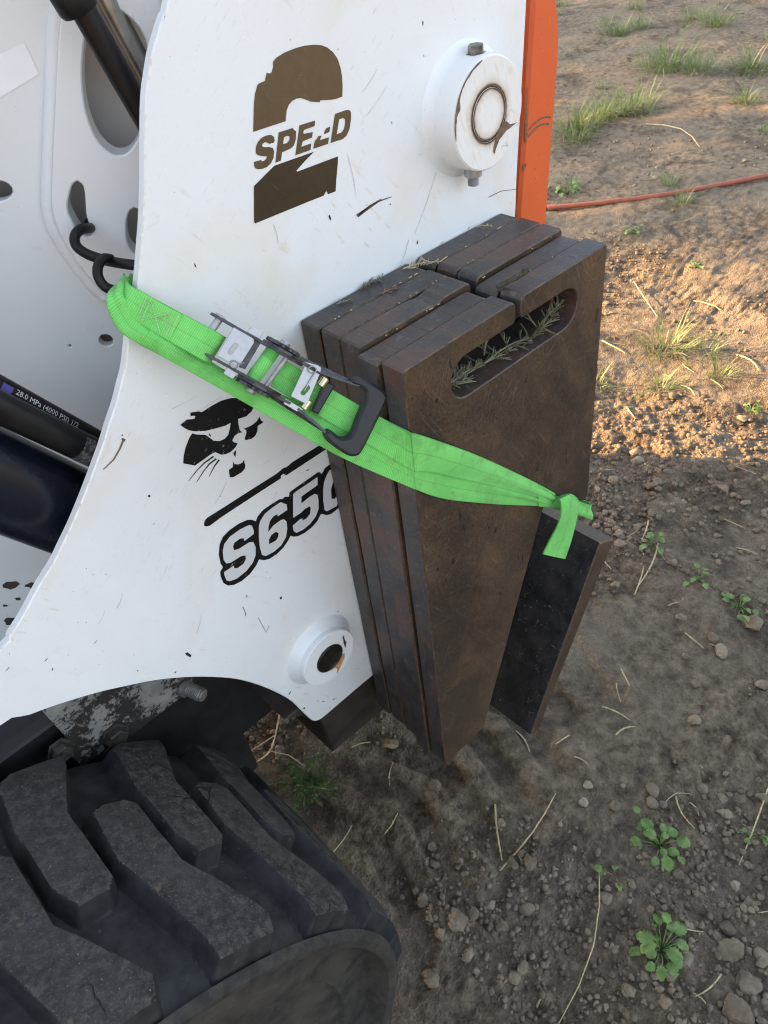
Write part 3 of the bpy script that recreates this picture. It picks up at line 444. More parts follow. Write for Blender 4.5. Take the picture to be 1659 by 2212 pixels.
# side plate: the tall white upright
pl = D['plate_left']; pb = D['plate_bottom']; pr = D['plate_right']
lft = [tuple(p) for p in catmull([(.455, 1.605), (.372, 1.505)]+pl+[(-.10, .985)], 90)]
out = lft+[(-.16, .960), (-.16, .905)]+[tuple(p) for p in catmull([(-.10, .896)]+pb, 60)]+[(.56, .5685), (.585, .585), (.60, .62), (.6915, 1.02)]+[tuple(p) for p in pr]+[(.735, 1.56), (.72, 1.605)]
plate = part(prism(out, YW, YW+.0095, .0011, (), None, None, 0, 0, 1).build('side_plate', [M_WHITE, M_EDGE]))
def decal(name, P, holes, y, mat, parent=plate):
    V, F = flat(P, y, holes); return kid(mesh(name, V, F, mat), parent)
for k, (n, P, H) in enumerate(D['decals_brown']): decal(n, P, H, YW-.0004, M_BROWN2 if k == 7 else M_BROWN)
for n, P, H in D['decals_black']: decal(n, P, H, YW-.0004, M_BLACK)
for n, P, H in D['decals_fill']: decal(n, P, H, YW-.0007, M_GREY)
mb = MB()
for (x, z, rx, rz, rot) in D['chips']:
    n = 9; P = []
    for k in range(n):
        a = 2*math.pi*k/n; r = random.uniform(.6, 1.2); u = rx*r*math.cos(a); v = rz*r*math.sin(a)
        P.append((x+u*math.cos(rot)-v*math.sin(rot), z+u*math.sin(rot)+v*math.cos(rot)))
    mb.add(*flat(P, YW-.0003))
o = kid(mb.build('paint_chips', simple('chip_dark', (.016, .013, .012), .6)), plate); o['kind'] = 'stuff'
for kind, nm, m in ((0, 'dark_scuffs', simple('scuff_dark', (.085, .060, .050), .6, 0, .8, 400)), (1, 'brown_scuffs', simple('scuff_brown', (.20, .115, .065), .6)), (2, 'hair_scratches', simple('scuff_pale', (.66, .61, .55), .5))):
    mb = MB()
    for k, P in D['scratches']:
        if k == kind: mb.add(*flat(P, YW-.00035))
    o = kid(mb.build(nm, m), plate); o['kind'] = 'stuff'

# upper pivot boss with its cap ring, bolt and stud
bc = (.6214, YW, 1.278)
boss = part(lathe([(.0620, .0), (.0585, .0022), (.0545, .0055), (.0527, .010), (.0522, .029), (.0513, .0311), (.0500, .0320), (.0252, .0320), (.0248, .0312), (.0238, .0312), (.0234, .0322), (.0, .0322)], bc, (0, -1, 0), 72).build('pivot_boss', M_WHITE, None, True, 30))
def rust_ring():
    t = NT('rust_bleed'); d = t.n('ShaderNodeVectorMath', operation='DISTANCE'); t.l(t.pos, d.inputs[0]); d.inputs[1].default_value = (bc[0], bc[1]-.0322, bc[2])
    f = t.math('ABSOLUTE', t.math('SUBTRACT', d.outputs['Value'], .0243)); n = t.noise(110, 4, .65)
    k = t.math('SUBTRACT', t.ramp(f, [(.0, 1.), (.0010, .85), (.0030, .45), (.010, .20), (.022, .0)]), t.math('MULTIPLY', n, .36))
    col = t.mix(t.ramp(k, [(.0, 0.), (.55, 1.)]), (.79, .775, .75), t.ramp(k, [(.10, (.52, .39, .22)), (.35, (.30, .18, .085)), (.62, (.04, .026, .017))]))
    st = t.ramp(t.noise(75, 4, .7, .6), [(.58, 0.), (.66, .9)]); loc = t.n('ShaderNodeVectorMath', operation='DISTANCE'); t.l(t.pos, loc.inputs[0]); loc.inputs[1].default_value = (bc[0]+.027, bc[1]-.0322, bc[2]-.024)
    col = t.mix(t.math('MULTIPLY', st, t.ramp(loc.outputs['Value'], [(.008, 1.), (.022, 0.)])), col, (.10, .062, .036))
    col = t.mix(t.ramp(t.noise(1, 3, .6, 0, t.mapping((260, 260, 45), (0, .35, 0))), [(.56, 0.), (.70, .35)]), col, (.60, .47, .32))
    return t.done(col, .45)
M_CAP = rust_ring()
kid(lathe([(.0502, .0318), (.0500, .0323), (.0254, .0323), (.0250, .0316), (.0236, .0316), (.0232, .0325), (.0, .0325)], bc, (0, -1, 0), 72).build('boss_cap', M_CAP, None, True, 30), boss)
mb = MB(); V, F = [], []
arc = [(math.radians(a), r) for a, r in zip(range(100, 196, 4), [.4, .8, .9, 1, .8, .9, 1.1, .9, .8, .9, .8, .9, 1.1, 1.5, 2.6, 2.9, 2.0, 1.4, 1.5, 1.2, 1.1, 1.0, .8, .4])]
P = [(bc[0]+.0506*math.cos(a), bc[2]+.0506*math.sin(a)) for a, r in arc]+[(bc[0]+(.0506-.0022*r)*math.cos(a), bc[2]+(.0506-.0022*r)*math.sin(a)) for a, r in arc[::-1]]
mb.add(*flat(P, YW-.0327)); kid(mb.build('worn_rim', M_RUBMARK), boss)
bx, by, bz = .6214, YW-.017, 1.278+.051
hexm = simple('chipped_bolt', (.19, .17, .145), .45, .2, .8, 130)
kid(lathe([(.0100, 0), (.0100, .0012), (.0078, .0014), (.0078, .0075), (.0072, .0085), (0, .0085)], (bx, by, bz), (0, 0, 1), 6).build('bolt', hexm), boss)
th = [(.0058, 0), (.0058, .003)]
for k in range(5): th += [(.0062, .0035+k*.0018), (.0050, .0044+k*.0018)]
kid(lathe([(.0092, -.003), (.0092, .0055), (.0084, .0062), (.0062, .0063)]+[(r*.98, h+.004) for r, h in th[2:]]+[(.0, .0175)], (.6125, YW-.017, 1.278-.052), (0, 0, -1), 14).build('stud', M_ZINC), boss)
V, F = flat([(0.6385, 1.2633), (0.6471, 1.2651), (0.6532, 1.2603), (0.6638, 1.2594), (0.6532, 1.2571), (0.6462, 1.2559), (0.6357, 1.2505), (0.6304, 1.2435), (0.6286, 1.2392), (0.6261, 1.2416), (0.627, 1.2466), (0.6306, 1.2551), (0.6324, 1.2588)], YW-.0328)
kid(mesh('bare_patch', V, F, M_RUBMARK), boss)
# lower pin boss
pc = (.3035, YW, .7105)
pboss = part(lathe([(.0530, 0), (.0505, .002), (.0475, .0065), (.0440, .0105), (.0424, .0125), (.0420, .0195), (.0412, .0205), (.0215, .0205), (.0, .0205)], pc, (0, -1, 0), 64).build('pin_boss', M_WHITE, None, True, 30))
kid(lathe([(.0212, .0195), (.0212, .0222), (.0196, .0230), (.0178, .0222), (.0150, .0208), (.0, .0206)], pc, (0, -1, 0), 48).build('pivot_pin', simple('dark_pin_steel', (.030, .027, .024), .35, .6, .5, 90), None, True, 30), pboss)
mb = MB()
P = [(pc[0]+x, pc[2]+z) for x, z in ((.014, -.016), (.020, -.012), (.024, -.014), (.022, -.022), (.016, -.028), (.010, -.036), (.004, -.040), (.007, -.031), (.004, -.026), (-.004, -.024), (.003, -.022))]
mb.add(*flat(P, YW-.0207)); kid(mb.build('rust_streak', simple('orange_rust', (.50, .27, .11), .7, 0, .5, 200)), pboss)
mb = MB(); P = [(pc[0]+x, pc[2]+z) for x, z in ((.026, .018), (.029, .020), (.0285, .012), (.030, .004), (.027, -.006), (.0255, .004), (.0262, .012))]
mb.add(*flat(P, YW-.0207)); kid(mb.build('paint_crack', simple('crack_dark', (.04, .028, .022), .6)), pboss)

# bumper foot below the plate: thick dark steel following the arch
foot = [(.230, .6180), (.252, .600), (.268, .5835), (.277, .5690), (.2805, .552), (.285, .4630), (.385, .4560), (.62, .4560), (.62, .60), (.36, .615)]
part(prism(foot, YW+.0098, YW+.155, .0025, (), None, None, 0, 0, 0).build('bumper_foot', M_OILY))
# chassis flank, muddy bracket and bolts seen through the wheel arch
part(box((-1.75, .700, .467), (.266, 1.96, .755), .006).build('chassis', M_FRAME))
part(box((-1.60, .800, .20), (.24, 1.86, .466), .006).build('belly_pan', M_FRAME))
br = [(.0045, .757), (-.003, .7235), (.0, .700), (.0605, .6885), (.155, .690), (.185, .700), (.185, .86), (-.002, .86)]
bracket = part(prism(br, .659, .671, .0012).build('bracket', M_MUD))
part(box((-.6, .676, .62), (.02, .699, .775), .003).build('inner_guard', M_FRAME))
for (x, z, r) in ((.049, .7135, .0135), (-.0075, .752, .0115)):
    kid(lathe([(r*1.35, 0), (r*1.35, .003), (r, .0032), (r, .012), (r*.9, .0135), (0, .0135)], (x, .659, z), (0, -1, 0), 6).build('bolt', simple('dirty_bolt', (.055, .048, .040), .6, .3, .5, 130)), bracket)
th = [(.0128, 0), (.0128, .006), (.0095, .0062)]
for k in range(8): th += [(.0098, .008+k*.0026), (.0085, .0093+k*.0026)]
kid(lathe(th+[(.0088, .0295), (.0070, .031), (0, .031)], (.150, .662, .7000), (.32, -.92, -.12), 18).build('threaded_bolt', simple('grey_thread', (.21, .20, .185), .55, .4, .3, 150)), bracket)

# inner panel and cheek plate behind the side plate, turned towards the front of the machine
IP, IR, IN = Vector((.27, .655, 0)), Vector((.8387, -.5446, 0)), Vector((.5446, .8387, 0))
def ip3(a, b, d): return tuple(IP+IR*a+IN*d+Vector((0, 0, b)))
def ring(cx, cz, rx, rz, n): return [(cx+rx*math.cos(a), cz+rz*math.sin(a)) for a in np.linspace(0, 2*math.pi, n+1)[:-1]]
def sm(P, n=28): return [tuple(q) for q in catmull(list(P)+[P[0]], n)[:-1]]
def film(P, d):
    V, F = flat(P, 0); return [ip3(x, z, d) for x, _, z in V], F
Bl = [(.0495, 1.487), (.0319, 1.4602), (.0169, 1.433), (.0028, 1.4057), (-.0151, 1.3661), (-.0296, 1.3341), (-.0417, 1.3068), (-.047, 1.2924), (-.049, 1.2795), (-.0478, 1.2602), (-.042, 1.2363), (-.0307, 1.2102)]
inA = [(-.62, .757), (.02, .757), (.02, 1.19), (-.022, 1.203), (-.034, 1.235), (-.039, 1.262), (-.039, 1.290), (-.020, 1.335), (.010, 1.40), (.045, 1.462), (.07, 1.50), (.07, 1.72), (-.62, 1.72)]
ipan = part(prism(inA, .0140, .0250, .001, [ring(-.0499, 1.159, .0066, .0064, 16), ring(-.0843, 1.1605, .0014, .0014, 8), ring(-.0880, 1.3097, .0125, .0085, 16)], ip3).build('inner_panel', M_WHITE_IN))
h1 = sm([(.0294, 1.4197), (.0228, 1.4068), (.0162, 1.3934), (.0109, 1.3795), (.0071, 1.3648), (.0059, 1.3515), (.0073, 1.3385), (.0125, 1.3286), (.0197, 1.324), (.029, 1.3254), (.0395, 1.3343), (.0505, 1.3488), (.0627, 1.3758), (.0664, 1.4024), (.056, 1.4198), (.04, 1.4259)], 48)
h2 = sm([(-0.019, 1.3103), (-0.0235, 1.3086), (-0.0288, 1.302), (-0.0337, 1.2938), (-0.0358, 1.2864), (-0.0351, 1.2775), (-0.033, 1.269), (-0.0276, 1.2641), (-0.0225, 1.2665), (-0.0225, 1.2759), (-0.0212, 1.285), (-0.0174, 1.2974), (-0.016, 1.306)], 40)
h3 = sm([(.0187, 1.2812), (.0141, 1.2791), (.0093, 1.2727), (.0058, 1.2639), (.0035, 1.2546), (.0039, 1.2461), (.0077, 1.241), (.0146, 1.2411), (.021, 1.2527), (.0239, 1.266), (.0234, 1.2768)], 34)
Bo = ccw([tuple(p) for p in catmull(Bl, 40)]+[(.0, 1.17), (.07, 1.15), (.085, 1.20), (.085, 1.50)])
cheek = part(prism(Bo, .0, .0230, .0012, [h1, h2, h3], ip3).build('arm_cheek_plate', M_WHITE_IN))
wl = [Vector(ip3(x, z, .0115)) for x, z in catmull([(.030, 1.462), (.0128, 1.4319), (-.0016, 1.4042), (-.0195, 1.3639), (-.0342, 1.3313), (-.0480, 1.3000), (-.0525, 1.2864), (-.0541, 1.2718), (-.0500, 1.247), (-.0420, 1.2203), (-.034, 1.2035)], 50)]
kid(tube(wl, [.0068+.0002*math.sin(k*1.7) for k in range(50)], 10).build('weld_bead', M_WHITE_IN, None, True, 60), cheek)
part(box((-.30, .062, .76), (.075, .070, 1.70), .001, None, ip3).build('inner_bulkhead', simple('dim_grey_paint', (.62, .61, .59), .6, 0, .10, 12)))
V, F = film([(-.070, 1.372), (-.0208, 1.3877), (-.023, 1.4093), (-.06, 1.401)], .0134); kid(mesh('blank_sticker', V, F, simple('white_sticker', (.83, .84, .85), .4, 0, .03, 20)), ipan)
mb = MB()
for (x, z, r) in ((-.2665, .8704, .010), (-.2449, .8646, .007), (-.2682, .8466, .004), (-.2909, .8115, .010), (-.2868, .84, .003)):
    mb.add(*film([(x+r*random.uniform(.6, 1.2)*math.cos(a), z+r*.8*random.uniform(.6, 1.2)*math.sin(a)) for a in np.linspace(0, 2*math.pi, 11)[:-1]], .0135))
o = kid(mb.build('rust_spots', simple('rust_spot', (.055, .038, .030), .8)), ipan); o['kind'] = 'stuff'

# lift cylinder and hoses
def along(p, q, a, b): p, q = Vector(p), Vector(q); d = (q-p).normalized(); return [p-d*a, q+d*b]
cp, cq = (.0795, .632, 1.1171), (.1193, .632, 1.0529)
cyl = part(tube(along(cp, cq, .45, .25), .0432, 48).build('lift_cylinder', M_CYL, None, True, 40))
tk = along((.1065, .612, 1.1875), (.1608, .612, 1.1054), .40, .12)
thick = part(tube([tk[0].lerp(tk[1], t) for t in np.linspace(0, 1, 12)], .0136, 24).build('hydraulic_tube', M_HOSE, None, True, 40))
tn = along((.1185, .640, 1.1905), (.1750, .640, 1.0985), .40, .12)
thin = part(tube([tn[0].lerp(tn[1], t) for t in np.linspace(0, 1, 12)], .0095, 20).build('hydraulic_hose', M_HOSE, None, True, 40))
def wrap_patch(p, q, rad, s0, s1, a0, a1, mat, name, parent, ref=(-.55, -.60, .55)):
    p, q = Vector(p), Vector(q); d = (q-p).normalized(); r = Vector(ref); r = (r-d*r.dot(d)).normalized(); u = d.cross(r); V = []; F = []
    for i in range(7):
        for j in range(9):
            s = s0+(s1-s0)*i/6; a = a0+(a1-a0)*j/8; V.append(p+d*s+(r*math.cos(a)+u*math.sin(a))*rad)
    for i in range(6):
        for j in range(8): F.append((i*9+j, i*9+j+1, (i+1)*9+j+1, (i+1)*9+j))
    return kid(mesh(name, V, F, mat, None, True), parent)
def label_mat():
    t = NT('faded_hose_label'); n = t.noise(300, 4, .8, .4); return t.done(t.ramp(n, [(.46, (.16, .18, .17)), (.52, (.03, .03, .03))]), .6)
wrap_patch((.1065, .612, 1.1875), (.1608, .612, 1.1054), .0139, .074, .091, -1.2, 1.3, label_mat(), 'hose_label', thick)
wrap_patch((.1185, .640, 1.1905), (.1750, .640, 1.0985), .0098, -.004, .006, -.9, .9, simple('violet_band', (.07, .055, .25), .5), 'hose_band', thin)
def bent_text(body, size, p, q, rad, s0, mat, name, parent, flip=1, a0=0., ref=(-.55, -.60, .55)):
    c = bpy.data.curves.new('tmp_text', 'FONT'); c.body = body; c.size = size; c.resolution_u = 2
    to = bpy.data.objects.new('tmp_text', c); COL.objects.link(to); bpy.context.view_layer.update()
    me = bpy.data.meshes.new_from_object(to.evaluated_get(bpy.context.evaluated_depsgraph_get())); bpy.data.objects.remove(to); bpy.data.curves.remove(c)
    p, q = Vector(p), Vector(q); d = (q-p).normalized(); r = Vector(ref); r = (r-d*r.dot(d)).normalized(); u = r.cross(d)*flip
    for v in me.vertices:
        a = a0+(v.co.y)/rad; v.co = p+d*(s0+v.co.x)+(r*math.cos(a)+u*math.sin(a))*rad
    me.materials.append(mat); me.name = name; o = link(bpy.data.objects.new(name, me)); return kid(o, parent)
bent_text('28.0 MPa (4000 PSI) 1/2', .0068, (.1185, .640, 1.1905), (.1750, .640, 1.0985), .00985, .009, simple('hose_print', (.55, .55, .55), .6), 'hose_lettering', thin, 1, .50)
uh = [(.2655, .61, 1.482), (.2796, .61, 1.4327), (.290, .61, 1.396), (.3002, .61, 1.3605), (.318, .614, 1.305), (.34, .62, 1.25)]
part(tube(catmull(uh, 24), .0092, 20).build('hydraulic_hose', M_HOSE, None, True, 40))
part(lathe([(.0135, 0), (.0150, .003), (.0150, .018), (.0125, .021), (.0125, .030), (0, .030)], (.2795, .612, 1.4290), (-.30, 0, .95), 18).build('hose_fitting', M_HOSE, None, True, 40))
part(tube(along((.3104, .634, 1.4285), (.3243, .634, 1.3776), .12, .10), .0098, 24).build('steel_line', M_CHROME, None, True, 40))
part(tube(along((.3628, .66, 1.4174), (.3775, .66, 1.3650), .12, .10), .0085, 16).build('steel_line', simple('dull_tube', (.10, .095, .085), .45, .5), None, True, 40))

# orange tailgate
tg = MB()
prof = [(.741, .62), (.7525, 1.122), (.7635, 1.2224), (.7737, 1.3414), (.782, 1.50), (.80, 1.50), (.806, 1.40), (.8125, 1.345), (.8190, 1.322), (.8232, 1.300), (.8235, 1.28), (.811, 1.10), (.80, .62)]
gate = part(prism(prof, .600, 2.36, .004, (), None, tg).build('tailgate', M_ORANGE))
mb = MB()
for x, z, l in ((.768, 1.213, .042), (.7675, 1.206, .040)):
    P = [(x+l*t, z+.010*t-.010*t*t+.004*math.sin(2.4*t)) for t in np.linspace(0, 1, 8)]; mb.add(*flat([(a, b+.0011) for a, b in P]+[(a, b-.0011) for a, b in P[::-1]], .5996))
mb.add(*flat([(.7637, 1.262), (.7655, 1.255), (.7650, 1.228), (.7665, 1.206), (.7640, 1.198), (.7615, 1.205), (.7628, 1.236)], .5996)); mb.add(*flat([(.7590, 1.176), (.7655, 1.177), (.7632, 1.171), (.7592, 1.169)], .5996))
o = kid(mb.build('scuff_marks', M_RUBMARK), gate); o['kind'] = 'stuff'
# slanted black bumper plate behind the weights, running back to the frame
bp = [(.7278, .6712), (.7666, .6510), (.5925, .3150), (.5744, .3265)]
bump = part(prism(bp, .4225, .80, .0022, (), None, None, 0, 2, 1).build('bumper_plate', [M_STEEL, M_RIM, M_SCALE]))
part(box((.60, .72, .14), (.79, 2.34, .615), .004).build('rear_bumper', M_FRAME))
# the rest of the machine (engine body, far upright, cab) that shades this side
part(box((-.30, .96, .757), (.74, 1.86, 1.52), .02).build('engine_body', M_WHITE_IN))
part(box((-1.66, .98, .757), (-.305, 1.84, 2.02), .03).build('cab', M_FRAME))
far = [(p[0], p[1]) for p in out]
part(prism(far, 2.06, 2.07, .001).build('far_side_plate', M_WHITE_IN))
part(box((.10, .8135, 1.53), (.72, 2.06, 1.60), .01).build('arm_cross_tube', M_WHITE_IN))

# ------------------------------------------------------------------ wheel
WX, WZ, R0 = -.2335, .42, .4205
lug_in = [(22.5, .625), (25.5, .640), (33.5, .640), (28.2, .55), (28.3, .455), (27, .444), (23, .445), (21.4, .475), (21.3, .56)]
lug_out = [(31, .538), (32.5, .542), (36.0, .541), (37.4, .53), (37.6, .442), (44.0, .352), (43.0, .331), (34, .331), (33.4, .365), (30.1, .47)]
def seg_dist(px, py, P):
    n = len(P); d = np.full(px.shape, 1e9); inside = np.zeros(px.shape, bool)
    for i in range(n):
        ax, ay = P[i]; bx_, by_ = P[(i+1) % n]; ex, ey = bx_-ax, by_-ay
        t = np.clip(((px-ax)*ex+(py-ay)*ey)/(ex*ex+ey*ey), 0, 1); d = np.minimum(d, np.hypot(px-ax-t*ex, py-ay-t*ey))
        c = ((ay > py) != (by_ > py)) & (px < (bx_-ax)*(py-ay)/((by_-ay) if abs(by_-ay) > 1e-12 else 1e-12)+ax); inside ^= c
    return np.where(inside, d, -d)
NT_, PITCH = 116, 18.
ys = np.concatenate([[.3245, .3265], np.linspace(.329, .632, 132), [.6345, .6365]])
th1 = np.arange(NT_)*PITCH/NT_
TH, YY = np.meshgrid(th1, ys, indexing='ij'); sd = np.full(TH.shape, -1.)
for L in (lug_in, lug_out):
    for k in range(-4, 4):
        sd = np.maximum(sd, seg_dist((TH)*math.pi/180*R0, YY, [((a+k*PITCH)*math.pi/180*R0, b) for a, b in L]))
mk = np.clip((sd+.0070)/.0070, 0, 1)
full = np.tile(mk, (20, 1)); THf = np.arange(20*NT_)*PITCH/NT_*math.pi/180
crown = -.0035*((ys-.48)/.155)**2-.006*np.clip((np.abs(ys-.48)-.125)/.03, 0, 1)**2
wear = fbm_grid(np.repeat(THf[:, None], len(ys), 1)*.42+5, np.repeat(ys[None], len(THf), 0), .05, 3, 301)*.0016
rad = R0-.0235+crown[None]+.0230*full+wear*.5
# shoulder and sidewall outside (camera side), beads both ends
side = [(.3225, .3945), (.3170, .3915), (.3140, .3865), (.3140, .3805), (.3165, .3755), (.3240, .3725), (.3380, .3705), (.3440, .3660), (.3430, .350), (.3390, .325), (.3370, .319), (.3365, .314), (.3425, .311), (.3430, .298), (.3500, .270), (.3500, .262), (.3500, .248), (.3560, .235), (.3600, .225)]
inn = [(.6325, .386), (.634, .375), (.630, .33), (.62, .27), (.605, .225)]
cols = [(y, np.full(len(THf), r)) for y, r in side[::-1]]+[(y, rad[:, i]) for i, y in enumerate(ys)]+[(y, np.full(len(THf), r)) for y, r in inn]
yc = np.array([c[0] for c in cols]); RR = np.stack([c[1] for c in cols], 1); nt, nc = RR.shape
TV = np.stack([WX+RR*np.sin(THf)[:, None], np.repeat(yc[None], nt, 0), WZ+RR*np.cos(THf)[:, None]], -1).reshape(-1, 3)
ti = np.arange(nt*nc).reshape(nt, nc); tj = np.roll(ti, -1, 0)
TF = np.stack([ti[:, :-1], ti[:, 1:], tj[:, 1:], tj[:, :-1]], -1).reshape(-1, 4)
cidx = np.tile(np.array([1 if j < len(side) else 2 for j in range(nc-1)]), (nt, 1))
top_ = (full > .93); top_ = top_[:, :-1] & top_[:, 1:] & np.roll(top_, -1, 0)[:, :-1] & np.roll(top_, -1, 0)[:, 1:]
cidx[:, len(side):len(side)+len(ys)-1][top_] = 0; cidx = cidx.ravel()
wheel = empty('wheel', (WX, .48, WZ)); wheel.parent = loader; wheel.matrix_parent_inverse = Matrix.Translation(loader.location).inverted()
bpy.context.view_layer.update()
tyre = mesh('tyre', TV-np.array([WX, .48, WZ]), TF, [M_TYRE, M_SIDE, M_GROOVE], wheel, True, cidx, None, 30)
lathe([(.205, .10), (.232, .12), (.236, .128), (.222, .126), (.215, .10), (.20, .02), (.09, .03), (.085, .06), (.0, .06)], (0, 0, 0), (0, -1, 0), 48).build('rim', M_WHITE_IN, wheel, True, 30)
# ------------------------------------------------------------------ the five steel weights
def arcpts(cx, cz, r, a0, a1, n): return [(cx+r*math.cos(math.radians(a)), cz+r*math.sin(math.radians(a))) for a in np.linspace(a0, a1, n)]
def weight_outline(w=0.):
    P = [(.3725, 1.1555), (.3725, .502), (.3735, .500), (.451, .500), (.458, .5065), (.5793, .849), (.5840, .8545), (.592, .8560), (.668, .800), (.676, .802), (.6775, .806), (.6716, 1.152), (.6700, 1.1560)]
    P += arcpts(.5314+.007, 1.157-.007, .007, 90, 180, 5)+arcpts(.5314+.004, 1.1335+.004, .004, 180, 270, 4)
    P += arcpts(.6020, 1.1113, .0222, 90, -90, 13)+arcpts(.4527, 1.1113, .0222, 270, 90, 13)
    P += arcpts(.524-.005, 1.1335+.005, .005, 270, 360, 4)+arcpts(.524-.0085, 1.157-.0085, .0085, 0, 90, 6)
    P += [(.3745, 1.157)]
    return P
WL = ['steel weight plate lying against the white side panel, innermost of five', 'second steel weight plate from the white panel, standing in the strapped stack', 'middle steel weight plate of the strapped stack, its top edge chipped', 'fourth steel weight plate from the white panel, lower than its neighbours', 'rust brown steel weight plate with handle slot, outermost of five, crossed by strap']
offs = [(.0035, .0000), (.0045, .0006), (.0032, .0014), (-.0035, -.0032), (.0, -.0004)]
t = .0272
def warp(o, seed, amp):
    rg = np.random.default_rng(seed)
    for v in o.data.vertices:
        v.co.x += amp*math.sin(v.co.z*41+seed)*.6+rg.normal()*amp*.25; v.co.z += amp*math.sin(v.co.x*57+seed*2)*.7+rg.normal()*amp*.25
weights = []
for k in range(5):
    y1 = .5650-k*.0294; dx, dz = offs[k]
    P = [(x+dx, z+dz) for x, z in weight_outline()]
    if k == 2: # gouged top edge
        P2 = []
        for (x, z) in P: P2.append((x, z))
        i = max(range(len(P2)), key=lambda j: -abs(P2[j][0]-(.524+dx-.0085))-(0 if P2[j][1] > 1.15 else 9))
        ins = [(.500, 1.1584), (.488, 1.1583), (.481, 1.1566), (.472, 1.1562), (.464, 1.1578), (.450, 1.1584)]
        P = P2[:i+1]+ins+P2[i+1:]
    # extra points along long straight edges so that they can wander a little
    Q = []
    for a, b in zip(P, P[1:]+P[:1]):
        n = max(1, int(math.hypot(b[0]-a[0], b[1]-a[1])/.03))
        Q += [(a[0]+(b[0]-a[0])*i/n, a[1]+(b[1]-a[1])*i/n) for i in range(n)]
    o = prism(Q, y1-t, y1, (.0018, .0017, .0016, .0018, .0012)[k], (), None, None, 0, 1, 2).build('steel_weight', [M_STEEL, M_CUT, M_RIM])
    warp(o, k+3, .00028)
    tag(o, WL[k], 'weight', 'steel weight plates strapped to the loader'); weights.append(o)

# ------------------------------------------------------------------ ratchet strap
A0 = Vector((.2188, .5633, 1.2418)); SV = Vector((.5483, -.5208, -.6645)); WV = Vector((.7269, -.0634, .4660)); NV = Vector((-.3300, -.8558, .3984))
def L(s, w, n=0.): return A0+SV*s+WV*w+NV*n
strap = empty('ratchet_strap', L(.12, .0, 0)); tag(strap, 'bright green ratchet strap pulled diagonally across the steel weights', 'strap')
bpy.context.view_layer.update()
def sp(o, parent=strap):
    o.parent = parent
    if parent is strap: o.matrix_parent_inverse = Matrix.Translation(strap.location).inverted()
    return o
def ribbon(U, Lo, nl, na, mat, name, thick=.0014, bulge=None, nref=None):
    """webbing between an upper and a lower edge line"""
    U = catmull(U, nl); Lo = catmull(Lo, nl); V = []; uv = []; acc = 0
    N = np.zeros((nl, 3))
    for i in range(nl):
        tt = (U[min(i+1, nl-1)]+Lo[min(i+1, nl-1)]-U[max(i-1, 0)]-Lo[max(i-1, 0)])/2; ww = U[i]-Lo[i]
        c = np.cross(tt, ww); N[i] = c/(np.linalg.norm(c)+1e-9)
        if nref is not None and N[i] @ np.array(nref) < 0: N[i] *= -1
    for side in (1, -1):
        acc = 0
        for i in range(nl):
            if i: acc += np.linalg.norm((U[i]+Lo[i]-U[i-1]-Lo[i-1])/2)
            wd = np.linalg.norm(U[i]-Lo[i])
            for j in range(na):
                f = j/(na-1); p = Lo[i]+(U[i]-Lo[i])*f
                b = bulge(i/(nl-1), f) if bulge else 0.
                V.append(p+N[i]*(b+side*thick/2)); uv.append((acc, f))
    F = []; b = nl*na
    for i in range(nl-1):
        for j in range(na-1):
            q = (i*na+j, i*na+j+1, (i+1)*na+j+1, (i+1)*na+j); F.append(q); F.append(tuple(b+k for k in q[::-1]))
    for i in range(nl-1):
        for j in (0, na-1):
            q = (i*na+j, (i+1)*na+j, b+(i+1)*na+j, b+i*na+j); F.append(q if j else q[::-1])
    for i in (0, nl-1):
        for j in range(na-1):
            q = (i*na+j, i*na+j+1, b+i*na+j+1, b+i*na+j); F.append(q if not i else q[::-1])
    o = mesh(name, V, F, mat, None, True, None, uv, sharp=50); return o
nr = tuple(NV)
EU, EM, EL = Vector((.3708, .4172, 1.0945)), Vector((.3704, .4172, 1.0490)), Vector((.3700, .4172, 1.0265))
# fixed end: from the hook round the plate edge to the ratchet
sp(ribbon([(.2350, .590, 1.2570), L(-.008, .0185, .0025), L(.02, .019, .003), L(.040, .0195, .006), L(.055, .0200, .0118), L(.066, .0200, .0120), L(.0725, .0200, .0060)],
          [(.2270, .592, 1.2400), L(-.006, -.004, .004), L(.02, -.0085, .003), L(.042, -.0095, .006), L(.057, -.0098, .0118), L(.068, -.0100, .0120), L(.0745, -.0100, .0060)], 60, 13, M_WEB, 'webbing', .0016, lambda u, f: .0004*math.sin(u*40)*(1-u), nr))
# sewn overlap
sp(ribbon([L(-.002, .0192, .0048), L(.015, .0185, .0048), L(.0345, .0188, .0062)], [L(.004, -.0075, .0050), L(.018, -.0085, .0048), L(.0385, -.0095, .0062)], 26, 9, M_WEB, 'sewn_overlap', .0015, None, nr))
mb = MB()
def stitch(p, q, n):
    for k in range(n):
        a = Vector(p).lerp(Vector(q), (k+.15)/n); b = Vector(p).lerp(Vector(q), (k+.8)/n); tube([a, a.lerp(b, .5)+NV*.0005, b], .00045, 5, mb)
hh = .0062
for s_ in (.006, .0095, .0270, .0305, .0335): stitch(L(s_, .0155, hh+s_*.012), L(s_+.0035, -.0055, hh+s_*.012), 9)
stitch(L(.010, .0150, hh), L(.029, -.006, hh+.0003), 10); stitch(L(.0125, -.0045, hh), L(.0265, .0135, hh+.0003), 10)
o = sp(mb.build('stitching', M_THREAD)); o['kind'] = 'stuff'
